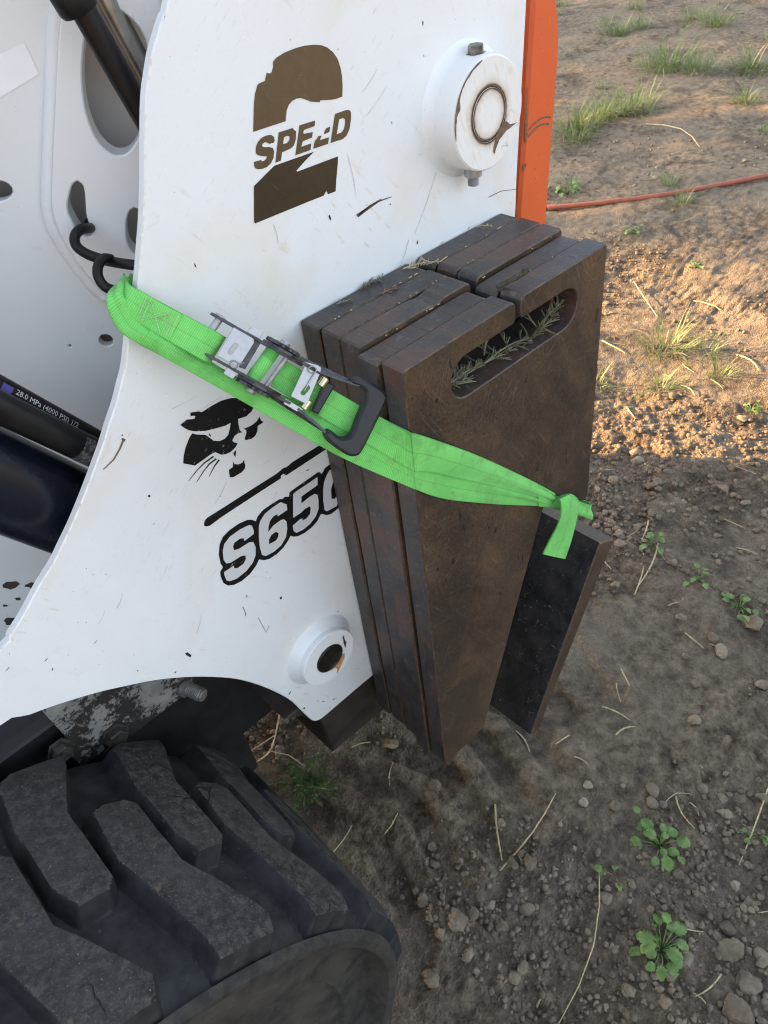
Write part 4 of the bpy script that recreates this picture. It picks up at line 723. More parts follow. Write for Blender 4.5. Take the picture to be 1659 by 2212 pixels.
# loop folds gathered over the hook
sp(ribbon([(.2395, .586, 1.2560), L(-.010, .0100, .003), L(-.002, .003, .0038), L(.010, -.0060, .0035), L(.03, -.0070, .0025)],
          [(.2270, .586, 1.2480), L(-.0155, -.0050, .0035), L(-.004, -.0180, .0042), L(.010, -.0245, .005), L(.03, -.0250, .0035)], 50, 13, M_WEB, 'webbing', .0018, lambda u, f: .0022*math.sin(f*math.pi*3+u)*(1-u)+.0035*math.sin(f*math.pi), nr))
# return strap lying under the ratchet, rolled at its lower edge
sp(ribbon([L(.022, -.0060, .0025), L(.05, -.0055, .002), L(.10, -.0080, .0015), L(.16, .0, .001), L(.22, .0020, .0012), EM+Vector((0, .001, .006))],
          [L(.022, -.0255, .003), L(.05, -.0255, .002), L(.10, -.0268, .001), L(.16, -.0288, .001), L(.22, -.0302, .001), EL+Vector((0, .001, 0))], 90, 13, M_WEB, 'webbing', .0016, lambda u, f: .0045*math.sin(f*math.pi)**.8*(1-u)**1.3, nr))
# tight strap from the ratchet spool to the edge of the weights
sp(ribbon([L(.122, .0290, .0060), L(.150, .0275, .0050), L(.19, .0265, .0042), L(.225, .0268, .0032), EU],
          [L(.126, -.0005, .0060), L(.150, -.0015, .0050), L(.19, -.0040, .0042), L(.225, -.0048, .0032), EM], 70, 11, M_WEB, 'webbing', .0016, None, nr))
# across the front face of the outermost plate, gathering to the knot
UP = [Vector(p) for p in D['strap_up']]; LO = [Vector(p) for p in D['strap_lo']]; MI = [Vector(p) for p in D['strap_mid']]
dn = Vector((0, -1, 0))
sp(ribbon([EU]+[p+dn*.0016 for p in UP], [EM]+[p+dn*.0020 for p in MI[1:]], 80, 13, M_WEB, 'webbing', .0015, lambda u, f: (.0040*math.sin(f*math.pi)+.0016*math.sin(f*9+u*5))*max(0, u-.25)**1.1+.0008*math.sin(f*3.14), (-.3, -1, 0)))
sp(ribbon([EM+Vector((0, .001, .006))]+[p+dn*.0006+Vector((0, 0, .006*(1-k/5))) for k, p in enumerate(MI) if k], [EL+Vector((0, .001, 0))]+[p+dn*.0006 for p in LO[1:]], 80, 13, M_WEB, 'webbing', .0015, lambda u, f: (.0045*math.sin(f*math.pi)-.0018*math.sin(f*8+u*7))*max(0, u-.25), (-.3, -1, 0)))
# round the far edge
W = [Vector(p) for p in D['strap_wrap']]
sp(ribbon([UP[-2]+dn*.003, W[0]+dn*.004, W[1]+dn*.003, W[2]+dn*.001, (.6895, .430, .779), (.692, .470, .765), (.690, .560, .75)],
          [LO[-2]+dn*.003, W[5]+dn*.004, W[4]+dn*.003, W[3]+dn*.001, (.6905, .430, .748), (.692, .470, .735), (.690, .560, .72)], 60, 11, M_WEB, 'webbing', .0016, lambda u, f: .0015*math.sin(f*math.pi*2)*math.sin(u*math.pi), (0, -1, .2)))
# loose tail tucked through and hanging
T = [Vector(p) for p in D['tail']]
sp(ribbon([(.604, .4120, .8590), (.6090, .4010, .8635), (.6200, .3975, .8480), (.6255, .4000, .8230), (.6200, .4020, .7800), (.6085, .4030, .7475)],
          [(.586, .4125, .8560), (.5860, .4020, .8700), (.5845, .3975, .8540), (.5810, .3990, .8330), (.5700, .4015, .8140), (.5585, .4030, .7965)], 60, 9, M_WEB, 'webbing_tail', .0016, lambda u, f: .001*math.sin(f*math.pi), (0, -1, 0)))
# hooks: black vinyl coated wire
hk = catmull([(.2640, .7000, 1.2640), (.258, .6807, 1.2669), (.2488, .664, 1.2729), (.2391, .656, 1.2772), (.2321, .6534, 1.2762), (.2282, .6512, 1.2721), (.2274, .6469, 1.2673), (.2306, .6377, 1.2624), (.2375, .6237, 1.2583), (.2437, .6065, 1.2575), (.2500, .5950, 1.2565), (.262, .590, 1.253)], 52)
sp(tube(hk, .0043, 14).build('hook', M_HOSE, None, True, 60))
hk2 = catmull([(.2400, .6180, 1.2600), (.2330, .6150, 1.2640), (.2230, .6060, 1.2640), (.2180, .6010, 1.2580), (.2190, .5970, 1.2500), (.2260, .5930, 1.2450), (.2380, .5900, 1.2430), (.2480, .5905, 1.2470)], 40)
sp(tube(hk2, .0041, 14).build('hook', M_HOSE, None, True, 60))
# ratchet body ---------------------------------------------------------------
def l3(a, b, d): return tuple(L(a, d, b))   # outline in (along, out), depth across
def arm(prof, w, th, mat, name): return sp(prism(prof, w-th/2, w+th/2, .0003, (), l3).build(name, mat))
WC = .0145
armP = [(.052, .004), (.058, .002), (.086, .003), (.094, .001), (.112, -.002), (.128, .002), (.136, .006), (.136, .014), (.128, .019), (.112, .023), (.096, .019), (.088, .014), (.058, .013), (.052, .010)]
hanP = [(.098, .008), (.106, .003), (.120, .002), (.132, .006), (.150, .007), (.178, .012), (.186, .013), (.186, .018), (.176, .0175), (.150, .0150), (.134, .017), (.122, .023), (.110, .023), (.100, .018)]
for w_ in (.0325, -.0035): arm(armP, w_, .0028, M_ARM, 'ratchet_arm')
for sgn, w_ in ((1, .0352), (-1, -.0062)):
    # handle arm: splays outwards to the grip
    c = lambda a: w_+sgn*max(0, (a-.158))*.30
    V = []; F = []; n = len(hanP)
    for d in (-.0014, .0014): V += [tuple(L(a, c(a)+d, b)) for a, b in hanP]
    tess = tessellate_polygon([[Vector((a, b, 0)) for a, b in hanP]])
    F += [tuple(f) for f in tess]+[tuple(n+k for k in f[::-1]) for f in tess]+[(i, (i+1) % n, n+(i+1) % n, n+i) for i in range(n)]
    o = mesh('handle_arm', V, F, M_ARM); o.data.validate(); bm = bmesh.new(); bm.from_mesh(o.data); bmesh.ops.recalc_face_normals(bm, faces=bm.faces); bm.to_mesh(o.data); bm.free(); sp(o)
# toothed wheels outside the arms
def gear(w, th):
    P = []
    for k in range(13):
        a = 2*math.pi*k/13; P += [(.114+.0125*math.cos(a), .0105+.0125*math.sin(a)), (.114+.0155*math.cos(a+.22), .0105+.0155*math.sin(a+.22)), (.114+.0152*math.cos(a+.34), .0105+.0152*math.sin(a+.34))]
    return sp(prism(P, w-th/2, w+th/2, .0003, (), l3).build('ratchet_wheel', M_ARM))
gear(.0392, .0036); gear(-.0102, .0036)
for w_, s_ in ((.0396, 1), (-.0106, -1)):
    sp(lathe([(.0068, 0), (.0068, .0012), (.0045, .0014), (.0045, .0040), (.0038, .0046), (0, .0046)], L(.114, w_, .0105), WV*s_, 16).build('axle_nut', M_ZINC))
sp(lathe([(.0052, 0), (.0052, .0013), (.0030, .0022), (0, .0022)], L(.0600, .0333, .0075), WV, 16).build('rivet', M_ZINC))
# anchor bar under the fixed webbing, spool halves, spool with wound webbing
sp(tube([L(.060, -.0035, .0075), L(.060, .0325, .0075)], .0032, 14).build('anchor_bar', M_ZINC))
mb = MB(); tube([L(.1095, -.0025, .0105), L(.1095, .0315, .0105)], .0062, 20, mb)
o = mb.build('spool_webbing', M_WEB, None, True, 50)
uvl = o.data.uv_layers.new(name='UVMap')
for lp in o.data.loops:
    co = o.data.vertices[lp.vertex_index].co; uvl.data[lp.index].uv = (math.atan2((co-L(.1095, 0, .0105)).dot(NV), (co-L(.1095, 0, .0105)).dot(SV))*.0062, (co-A0).dot(WV)/.03)
sp(o)
sp(tube([L(.1215, -.0035, .0125), L(.1215, .0325, .0125)], .0021, 12).build('spool_pin', M_ZINC))
# pawl plates (zinc) with slots and their springs
def l2(h): return lambda a, b, d: tuple(L(a, b, h+d))
slot = [(.0815+x*.9, .0135+y) for x, y in [(.0022*math.cos(a), .0040*math.copysign(1, math.sin(a))+.0022*math.sin(a)) for a in np.linspace(.1, 2*math.pi+.1, 17)[:-1]]]
pawl = sp(prism([(.0720, .0315), (.0905, .0315), (.0925, .028), (.0940, .0005), (.0745, .0005)], .0, .0014, .0003, [slot], l2(.0135)).build('pawl_plate', M_ZINC))
sp(prism([(.0908, .0312), (.0972, .0312), (.0995, .0020), (.0945, .0010)], .0, .0100, .0004, (), l2(.0030)).build('pawl_block', M_ARM))
sp(prism([(.0825, .0340), (.0835, .0415), (.0930, .0415), (.0940, .0340)], .0, .0014, .0003, (), l2(.0150)).build('pawl_tab', M_ZINC))
sp(prism([(.0865, -.0045), (.0870, -.0115), (.0955, -.0120), (.0965, -.0045)], .0, .0014, .0003, (), l2(.0135)).build('pawl_tab', M_ZINC))
slot2 = [(.1500+x, .0125+y) for x, y in [(.0021*math.cos(a), .0034*math.copysign(1, math.sin(a))+.0021*math.sin(a)) for a in np.linspace(.1, 2*math.pi+.1, 17)[:-1]]]
sp(prism([(.1375, .0330), (.1520, .0330), (.1585, .0010), (.1430, .0005)], .0, .0014, .0003, [slot2], l2(.0150)).build('handle_pawl', M_ZINC))
sp(prism([(.1330, .0360), (.1460, .0400), (.1500, .0395), (.1520, .0350)], .0, .0014, .0003, (), l2(.0140)).build('pawl_tab', M_ZINC))
sp(prism([(.1400, -.0040), (.1420, -.0095), (.1550, -.0100), (.1590, -.0050)], .0, .0014, .0003, (), l2(.0140)).build('pawl_tab', M_ZINC))
for s_, w_, h_ in ((.0895, .0010, .0165), (.1440, .0335, .0180)):
    ring = [L(s_+.0033*math.cos(a), w_+.0033*math.sin(a), h_+.0008*math.sin(a*.5)) for a in np.linspace(0, 4*math.pi, 40)]
    ring += [L(s_+.0040, w_+(-.010 if w_ > .01 else .004), h_), L(s_+.0055, w_+(-.022 if w_ > .01 else .006), h_-.001)]
    sp(tube(ring, .0006, 6).build('spring', M_ZINC, None, True, 60))
for w_ in (.0285, .0005): sp(tube([L(.1590, w_-.0045, .0135), L(.1590, w_+.0045, .0135)], .0036, 16).build('bush', M_GOLD, None, True, 40))
sp(prism([(.1600, .0300), (.1695, .0320), (.1725, -.0025), (.1660, -.0025)], .0, .0060, .0015, (), l2(.0085)).build('rubber_pad', M_GRIP))
# U-shaped rubber grip
gp = [(.1755, .0455), (.1800, .0500), (.1880, .0520), (.2030, .0520), (.2110, .0490), (.2150, .0420), (.2195, .0140), (.2235, -.0130), (.2225, -.0200), (.2165, -.0245), (.2050, -.0240), (.1920, -.0215), (.1855, -.0165), (.1862, -.0112), (.1900, -.0103), (.1985, -.0118), (.2030, -.0095), (.2055, -.0030), (.2010, .0150), (.1975, .0330), (.1935, .0400), (.1880, .0420), (.1785, .0405)]
gpS = ccw([tuple(p) for p in catmull(gp+[gp[0]], 70)[:-1]])
sp(prism(gpS, .0, .0120, .0032, (), l2(.0075)).build('handle_grip', M_GRIP, None, True, 50))

# ------------------------------------------------------------------ sprigs and litter caught on the weights
def sprig(name, label, base, direc, length, n, mat, spread, seed, rad=.0009, cat='sprig', up=.3):
    rg = random.Random(seed); mb = MB(); b = Vector(base); d = Vector(direc).normalized(); side = d.cross(Vector((0, 0, 1))).normalized(); upv = side.cross(d)
    stem = [b+d*length*t+upv*length*.06*math.sin(t*3) for t in np.linspace(0, 1, 6)]; tube(stem, [rad*1.4*(1-.5*t) for t in np.linspace(0, 1, 6)], 5, mb)
    for k in range(n):
        t = (k+.5)/n; p = b+d*length*t; a = rg.uniform(-1, 1)
        dirn = (d*rg.uniform(-.2, 1)+side*a*spread*1.4+upv*rg.uniform(-.1, 1)*up*1.2).normalized(); ln = length*rg.uniform(.18, .42)*(1.15-.5*t)
        q = p+dirn*ln*.5+Vector((0, 0, rg.uniform(-.1, .15)*ln)); tube([p, q, q+dirn*ln*.5+Vector((0, 0, rg.uniform(-.2, .1)*ln))], [rad, rad, rad*.5], 5, mb)
        for s_ in range(2):
            dd = (dirn+side*rg.uniform(-.8, .8)+upv*rg.uniform(0, .5)).normalized(); tube([q, q+dd*ln*.45], [rad*.8, rad*.4], 4, mb)
    return tag(mb.build(name, mat), label, cat)
sprig('conifer_sprig', 'grey green conifer sprig standing in the right end of the handle slot', (.560, .4325, 1.0905), (.9, .05, .28), .058, 24, M_SPRIG, .8, 3, up=.9)
sprig('conifer_sprig', 'grey green conifer sprig lying in the left end of the handle slot', (.4365, .436, 1.0985), (.9, -.03, .02), .050, 28, M_SPRIG, .7, 5, up=.5)
sprig('conifer_sprig', 'flat grey green conifer sprig lying along the middle of the slot floor', (.495, .442, 1.0902), (.95, -.05, .03), .062, 24, M_SPRIG, .6, 8, up=.3)
sprig('conifer_sprig', 'small conifer sprig curling through the gap above the handle slot', (.512, .452, 1.0905), (.5, .2, .75), .036, 8, M_SPRIG, .8, 9, up=.3)
sprig('dry_sprig', 'tan dry conifer sprig stuck at the top gap beside the white panel', (.5085, .5560, 1.1585), (.75, -.62, .05), .040, 14, M_DRY, .9, 12, .0006)
sprig('dry_sprig', 'small orange brown sprig lying on the joint of two weight plates', (.458, .5360, 1.1580), (.85, -.25, .02), .020, 7, M_NEEDLE, .7, 15, .0006)
sprig('dry_sprig', 'tiny grey sprig resting on the innermost plate near its left end', (.418, .5580, 1.1580), (.8, -.4, .02), .016, 6, M_SPRIG, .7, 16, .0006)
sprig('dry_sprig', 'grey sprig lying along the joint between innermost plate and white panel', (.452, .5615, 1.1582), (.95, -.05, .02), .030, 9, M_SPRIG, .6, 17, .0006)
sprig('dry_sprig', 'tiny tan sprig near the far end of the innermost plate', (.628, .5600, 1.1580), (.4, -.8, .05), .018, 5, M_DRY, .7, 18, .0006)
tw = catmull([(.5305, .4500, 1.1585), (.5385, .4445, 1.1615), (.5480, .4385, 1.1650), (.5580, .4330, 1.1700)], 12)
mb = tube(tw, [.0022, .0026, .0030, .0026, .0027, .0024, .0026, .0029, .0026, .0028, .0031, .0024], 8)
for k in (3, 5, 8): p = Vector(tw[k]); tube([p, p+Vector((.004, -.002, .001*k))], [.0014, .0004], 5, mb)
tag(mb.build('bark_twig', simple('lichen_bark', (.060, .057, .035), .85, 0, .6, 260, .8, .002)), 'short lichen covered twig lying across the gap of the outermost plate', 'twig')
mb = MB(); rg = random.Random(4)
for k in range(38):
    j = rg.choice((0, 1, 2, 3, 4)); y = .5655 if j == 4 else .5650-(j)*.0291-.0285+.0; x = rg.uniform(.385, .665)
    if .515 < x < .54: continue
    a = rg.uniform(0, 6.28); ln = rg.uniform(.0015, .007)*rg.random(); z = 1.1580+min(offs[min(j, 4)][1], offs[min(j+1, 4)][1] if j < 4 else 0)
    tube([(x, y, z), (x+ln*math.cos(a), y-abs(ln*.35*math.sin(a)), z+.0008)], .0006, 5, mb)
o = mb.build('joint_litter', M_DRY); o['kind'] = 'stuff'; tag(o, 'fine dry litter caught in the joints between weight plates', 'litter')
# ------------------------------------------------------------------ things on the ground
# garden hose
hp = [(x, y, .018+.006*math.sin(x*1.7)) for x, y in catmull([(1.9, 3.15)]+D['hose']+[(4.35, 1.15), (5.2, .2)], 70)]
tag(tube(hp, .0115, 12).build('garden_hose', M_REDHOSE, None, True, 60), 'red brown garden hose lying across the bare soil behind the loader', 'hose')
def lump(r, seed, sub=1, squash=.75, rough=.22):
    bm = bmesh.new(); bmesh.ops.create_icosphere(bm, subdivisions=sub, radius=1.); rg = random.Random(seed)
    ph = [rg.uniform(0, 6.28) for _ in range(6)]
    for v in bm.verts:
        c = v.co.copy(); k = 1+rough*(math.sin(c.x*2.3+ph[0])*math.sin(c.y*2.1+ph[1])+.6*math.sin(c.z*4.1+ph[2])*math.sin(c.x*3.7+ph[3]))+rg.uniform(-1, 1)*rough*.55
        v.co = Vector((c.x*k, c.y*k*rg.uniform(.97, 1.03), c.z*k*squash))*r
    V = [tuple(v.co) for v in bm.verts]; F = [tuple(v.index for v in f.verts) for f in bm.faces]; bm.free(); return V, F
# pale stones and big clods, one object each
for i, (x, y, r) in enumerate(D['stones']):
    V, F = lump(r, 100+i, 3 if r > .015 else 2, random.uniform(.55, .85)); pale = i in (0, 1, 2, 3, 4, 8, 9, 17, 23, 24, 25, 26)
    if r > .04: V = [(a, b, c*.16) for a, b, c in V]
    o = mesh('pale_stone' if pale else 'soil_clod', V, F, M_STONE if pale else (M_SOIL if r > .04 else M_CLOD), None, True, sharp=42); o.location = (x, y, gz(x, y)+r*(.02 if r > .04 else .36)); o.rotation_euler = (0, 0, random.uniform(0, 6.28))
    if pale: tag(o, 'pale tan stone lying on the bare soil', 'stone', 'pale stones on the soil')
    else: tag(o, 'large brown clod of dry soil lying on the ground', 'clod', 'large soil clods')
protos = [lump(1., 500+i, 2, random.uniform(.55, .85), .34) for i in range(8)]
pm = [mesh('soil_clod', V, F, M_CLOD, None, True, sharp=42) for V, F in protos]
def clump(x, y): return float(fbm_grid(np.array([x]), np.array([y]), .40, 2, 401)[0])
used = [False]*8; cnt = 0
while cnt < 260:
    x = random.uniform(.25, 2.6); y = random.uniform(-.25, 1.5)
    if clump(x, y)-.9*math.exp(-((y-.62)/.2)**2)*(x < 1.5) < random.uniform(-.4, .9): continue
    if x < .3 and y > .28: continue
    r = random.uniform(.006, .0115)*(1+.35*(x > 1.3)); k = random.randrange(8)
    o = pm[k] if not used[k] else link(pm[k].copy()); used[k] = True
    o.scale = (r, r*random.uniform(.8, 1.2), r*random.uniform(.8, 1.1)); o.rotation_euler = (0, 0, random.uniform(0, 6.28)); o.location = (x, y, gz(x, y)+r*.4)
    tag(o, 'small brown crumb of soil lying loose on the ground', 'clod', 'loose soil crumbs'); cnt += 1
lo = [lump(1., 700+i, 1, .75, .42) for i in range(14)]; AV = []; AF = []; base = 0
N = 62000; xs = .3+2.6*RNG.random(N)**1.25; yy = RNG.uniform(-.35, 1.9, N); dens = fbm_grid(xs, yy, .40, 2, 401); cl_ = np.exp(-((yy-.62)/.20)**2)*(xs < 1.5); keep = (dens-.9*cl_) > RNG.uniform(-.35, 1.0, N)
xs, yy = xs[keep], yy[keep]; rr = .0011+.0066*RNG.random(len(xs))**3.0; zz = ground_height(xs, yy)
for i in range(len(xs)):
    V, F = lo[i % 14]; a = RNG.uniform(0, 6.28); ca, sa = math.cos(a), math.sin(a); V = np.array(V)*rr[i]
    AV.append(np.stack([V[:, 0]*ca-V[:, 1]*sa+xs[i], V[:, 0]*sa+V[:, 1]*ca+yy[i], V[:, 2]+zz[i]+rr[i]*.35], 1)); AF.append(np.array(F)+base); base += len(V)
NX = 12000; fx = 1.35+3.6*RNG.random(NX)**1.4; fy = .18*fx+RNG.random(NX)*.75*fx; fd = fbm_grid(fx, fy, .5, 2, 431); kp = fd > RNG.uniform(-.3, 1., NX); fx, fy = fx[kp], fy[kp]; fr = .0020+.0090*RNG.random(len(fx))**2.6; fz = ground_height(fx, fy)
for i in range(len(fx)):
    V, F = lo[i % 14]; V = np.array(V)*fr[i]; AV.append(V+np.array([fx[i], fy[i], fz[i]+fr[i]*.3])); AF.append(np.array(F)+base); base += len(V)
o = mesh('soil_crumbs', np.concatenate(AV), np.concatenate(AF), M_CLOD); o['kind'] = 'stuff'; tag(o, 'fine soil crumbs and grit scattered over the ground', 'soil crumbs')

# straw: single stalks
def stalk(x0, y0, x1, y1, r, mat, bend, name='straw_stalk'):
    z0, z1 = gz(x0, y0)+r*1.6, gz(x1, y1)+r*2.2; ln = math.hypot(x1-x0, y1-y0); nx_, ny_ = -(y1-y0)/ln, (x1-x0)/ln
    n = 5; P = []
    for k in range(n):
        t = k/(n-1); b = math.sin(t*math.pi)*bend*ln; x = x0+(x1-x0)*t+nx_*b; y = y0+(y1-y0)*t+ny_*b; P.append((x, y, max(gz(x, y)+r, z0+(z1-z0)*t+.04*ln*math.sin(t*math.pi))))
    return tube(P, [r, r, r*.95, r*.85, r*.6], 6).build(name, mat, None, True, 60)
for i, (x0, y0, x1, y1) in enumerate(D['straw']):
    ln = math.hypot(x1-x0, y1-y0); tag(stalk(x0, y0, x1, y1, random.uniform(.0011, .0022)*(1.4 if x0 > 1.6 else 1), M_DRY, random.uniform(-.12, .12)), 'pale dry straw stalk lying on the soil', 'straw', 'straw stalks on the soil')
for i in range(75):
    x = random.uniform(.35, 2.7)+random.random()**3*2; y = random.uniform(-.2, 1.6)+(x-1)*.25; a = random.uniform(0, 6.28); ln = random.uniform(.02, .07)
    if x < .5 and y > .2: y -= .3
    tag(stalk(x, y, x+ln*math.cos(a), y+ln*math.sin(a), random.uniform(.0007, .0014), random.choice((M_DRY, M_DRY, M_NEEDLE)), random.uniform(-.2, .2)), 'thin dry stalk fragment lying on the soil', 'straw', 'thin stalk fragments on the soil')

# grass tufts
def tuft(x, y, s, seed):
    rg = random.Random(seed); mb = MB()
    nb = int(150*s)
    for k in range(nb):
        a = rg.uniform(0, 6.28); r0 = rg.random()**.7*.06*s; px, py = x+r0*math.cos(a)*1.6, y+r0*math.sin(a)*1.6; pz = gz(px, py)-.004
        ln = rg.uniform(.05, .20)*s**.5; lean = rg.uniform(.25, 1.25); a2 = a+rg.uniform(-.9, .9); w = rg.uniform(.0008, .0019)*(1.0+.5*s)
        d = Vector((math.cos(a2)*math.sin(lean), math.sin(a2)*math.sin(lean), math.cos(lean))); sd_ = Vector((-math.sin(a2), math.cos(a2), 0))*w
        P = []; p = Vector((px, py, pz))
        for j in range(4): P.append(p.copy()); p = p+d*ln/3; d = (d+Vector((0, 0, -.28-.2*rg.random()))).normalized()
        V = []
        for j, q in enumerate(P): f = (1, .9, .6, .05)[j]; V += [q-sd_*f, q+sd_*f]
        mb.add(V, [(0, 1, 3, 2), (2, 3, 5, 4), (4, 5, 7, 6)], 1 if rg.random() < .07 else 0)
    o = mb.build('grass_tuft', [M_GRASS, M_DRY], None, True, 180); return o
TL = ['wide green grass tuft nearest the top centre of the bare ground', 'bright grass tuft between the wide tuft and the orange tailgate', 'low grass clump close beside the orange tailgate', 'small grass clump joining two larger tufts near the tailgate', 'grass tuft at the far edge above the wide tuft', 'far grass tuft near the top right of the ground', 'bluish grass tuft at the right edge of the ground', 'sparse grass clump right beside the orange tailgate edge', 'lone sprawling grass tuft in the sunlit soil beside the weights', 'tiny far grass tuft just right of the tailgate top', 'thin far grass tuft along the top edge', 'small dark grass clump at the right below the bluish tuft', 'short grass clump between the tailgate clumps', 'spreading grass at the right flank of the wide tuft', 'faint far grass clump left of the top right tuft', 'smallest far grass clump at the top edge']
for i, (x, y, s) in enumerate(D['tufts']): tag(tuft(x, y, s*(1.0 if x < 3.2 else 1.4), 40+i), TL[i], 'grass tuft', 'grass tufts on the bare ground')

# broad leaved weeds: every leaf is a part
def leaf_mesh(lobed):
    n = 12; V = []; F = []
    for j in range(n):
        t = j/(n-1); w = math.sin(math.pi*min(1, t*.96+.04))**.6*.46*(1-.28*t)
        if lobed: w *= 1+.22*math.cos(t*30)
        zc = .10*math.sin(t*2.6)-.26*t*t
        V += [(t+.03*w, -w, zc+.05*w+.05*math.sin(t*11)), (t, -w*.5, zc+.13*w), (t, 0, zc-.035), (t, w*.5, zc+.13*w), (t+.03*w, w, zc+.05*w-.05*math.sin(t*9))]
    for j in range(n-1):
        for q in range(4): b = j*5+q; F.append((b, b+5, b+6, b+1))
    return V, F
lm = []
for lb in (False, True):
    V, F = leaf_mesh(lb); me = bpy.data.meshes.new('leaf'); me.from_pydata(V, [], F); me.materials.append(M_LEAF); me.polygons.foreach_set('use_smooth', [True]*len(F)); lm.append(me)
BL = ['small weed with round leaves behind the hanging strap tail', 'small leafy weed left of the larger weed at the right side', 'creeping weed with round pale leaves near the right edge', 'large lobed green weed in the lower right soil', 'lush bright green seedling nearest the bottom right', 'yellow green leafy weed beside the orange tailgate', 'small pale weed just behind the top corner of the weights', 'flat yellowish weed in the sunlit soil right of the weights', 'small grey green weed at the right edge of the sunlit soil', 'single young weed just above the large lobed weed', 'dark wilted weed left below the large lobed weed', 'thin weed at the right border of the lower soil']
for i, (x, y, s) in enumerate(D['broad']):
    s *= (.85, .85, .85, .62, .62, .8, .8, .8, .85, .8, .8, .7)[i]
    rg = random.Random(900+i); w = empty('broadleaf_weed', (x, y, gz(x, y))); tag(w, BL[i], 'weed', 'broad leaved weeds')
    lob = i in (3, 4, 9, 10, 5); nl = (9, 9, 11, 18, 17, 16, 10, 9, 9, 3, 4, 6)[i]; mb = MB()
    for k in range(nl):
        a = rg.uniform(0, 6.28) if i != 4 else k*2.4; rr_ = s*rg.uniform(.15, .75); hgt = s*rg.uniform(.10, .45)*(1.25 if i in (4, 5) else 1)
        p = Vector((rr_*math.cos(a), rr_*math.sin(a), hgt)); ls = s*rg.uniform(.30, .52)*(1.15 if i == 4 else 1)
        if i == 9: ls *= 1.3
        lf = bpy.data.objects.new('leaf', lm[1 if lob else 0]); link(lf, w); lf.location = p; lf.scale = (ls,)*3
        lf.rotation_euler = (rg.uniform(-.4, .4), rg.uniform(-.25, .45), a+rg.uniform(-.6, .6))
        tube([(0, 0, -.004), tuple(p*.5+Vector((0, 0, hgt*.25))), tuple(p)], [.0012, .001, .0008], 5, mb)
    mb.build('stem', M_LEAF if i != 10 else M_NEEDLE, w, True, 180)
# low herb beside the tyre
x, y, s = D['herb'][0]; rg = random.Random(77); hb = empty('low_herb', (x, y, gz(x, y))); tag(hb, 'low dark green small leaved herb growing beside the black tyre', 'herb')
mb = MB(); sb = MB()
for k in range(46):
    a = rg.uniform(0, 6.28); ln = s*rg.uniform(.3, 1.25); el = rg.uniform(.15, .9); P = []
    for j in range(5): t = j/4; P.append(Vector((math.cos(a+.3*t)*ln*t*math.cos(el), math.sin(a+.3*t)*ln*t*math.cos(el), .004+ln*t*math.sin(el)*.55)))
    tube(P, [.0008]*4+[.0004], 4, sb)
    for j in range(13):
        t = rg.uniform(.2, 1); q = P[0].lerp(P[-1], t)+Vector((rg.uniform(-1, 1), rg.uniform(-1, 1), rg.uniform(-.3, 1)))*.004; b = rg.uniform(0, 6.28); l_ = rg.uniform(.005, .010); w_ = l_*.30
        d = Vector((math.cos(b), math.sin(b), rg.uniform(-.2, .7))).normalized()*l_; sd_ = Vector((-math.sin(b), math.cos(b), 0))*w_
        mb.add([q, q+d*.5+sd_, q+d, q+d*.5-sd_], [(0, 1, 2, 3)])
o = mb.build('leaves', M_HERB, hb); o['kind'] = 'stuff'; sb.build('stem', M_HERB, hb)
# yellow stem under the wheel arch and a dead leaf by the tyre
st = catmull([(.262, .93, .02), (.300, .905, .05), (.335, .915, .075), (.385, .945, .115)], 14); mb = tube(st, [.0018]*14, 6); tube([st[5], st[5]+np.array([.025, -.03, -.015]), st[5]+np.array([.04, -.055, -.05])], .0011, 5, mb)
tag(mb.build('fallen_weed_stalk', M_DRY, None, True, 60), 'yellow forked dry stem leaning under the wheel arch', 'stem')
V, F = leaf_mesh(False); o = mesh('dead_leaf', V, F, simple('dead_leaf', (.22, .16, .09), .7, 0, .4, 120), None, True); P = (.5255, .742); o.location = (*P, gz(*P)+.012); o.scale = (.045, .045, .045); o.rotation_euler = (.3, -.1, 2.2)
tag(o, 'brown curled dead leaf lying beside the tyre', 'leaf')

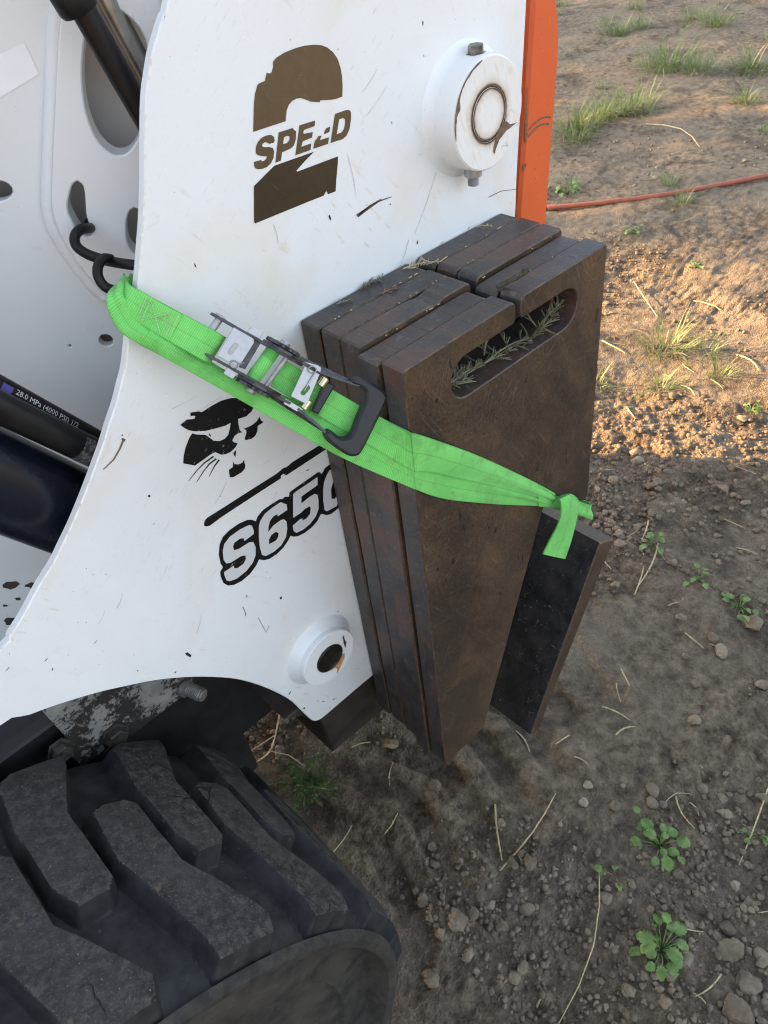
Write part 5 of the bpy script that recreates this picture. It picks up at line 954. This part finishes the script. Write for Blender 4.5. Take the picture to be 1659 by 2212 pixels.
# unseen trees, added to break the low sun into patches on the far soil
def add_shade_tree(loc, label, seed, leaves, hs):
    tree = empty('added_shade_tree', loc); tag(tree, label, 'tree', 'added shade trees beyond the loader'); tr = MB(); rg = random.Random(seed)
    tube([(0, 0, -.1), (.05, .1, 1.2*hs), (-.05, .0, 2.4*hs), (.1, -.1, 3.6*hs), (.0, .0, 5.2*hs)], [.24, .20, .17, .12, .05], 12, tr); ends = []
    for k in range(16):
        z0 = rg.uniform(1.7, 4.4)*hs; a = rg.uniform(0, 6.28); ln = rg.uniform(1.2, 2.6); d = Vector((math.cos(a), math.sin(a), rg.uniform(.15, .7))).normalized()
        p = Vector((0, 0, z0)); q = p+d*ln; tube([p, p+d*ln*.5+Vector((0, 0, .1)), q], [.07, .045, .015], 7, tr); ends += [p+d*ln*t for t in (.45, .6, .75, .9, 1.05)]
    tr.build('trunk', simple('bark', (.11, .085, .06), .9, 0, .4, 30, .6, .01), tree, True)
    CV = []; CF = []
    for e in ends:
        for k in range(leaves):
            c = e+Vector((rg.gauss(0, .36), rg.gauss(0, .36), rg.gauss(0, .28))); u = Vector((rg.gauss(0, 1), rg.gauss(0, 1), rg.gauss(0, .5))).normalized(); v = u.cross(Vector((rg.gauss(0, 1), rg.gauss(0, 1), rg.gauss(0, 1)))).normalized(); l_ = rg.uniform(.05, .10)
            b = len(CV); CV += [c-u*l_, c+v*l_*.5, c+u*l_, c-v*l_*.5]; CF.append((b, b+1, b+2, b+3))
    mesh('crown', CV, CF, M_GRASS, tree)
add_shade_tree((-3.2, 14.6, 0), 'taller leafy tree added out of view beyond the loader for shade, nearer its cab', 21, 120, 1.)
add_shade_tree((.4, 15.4, 0), 'sparser leafy tree added out of view beyond the loader for shade, further behind its tailgate', 33, 60, .95)
# small sprouts in the far soil
rg = random.Random(5)
for k in range(34):
    x = rg.uniform(1.9, 6.5); y = .25*x+rg.uniform(.0, .55)*x
    o = tuft(x, y, rg.uniform(.18, .42), 300+k); tag(o, 'tiny grass sprout in the bare soil behind the loader', 'sprout', 'tiny grass sprouts')
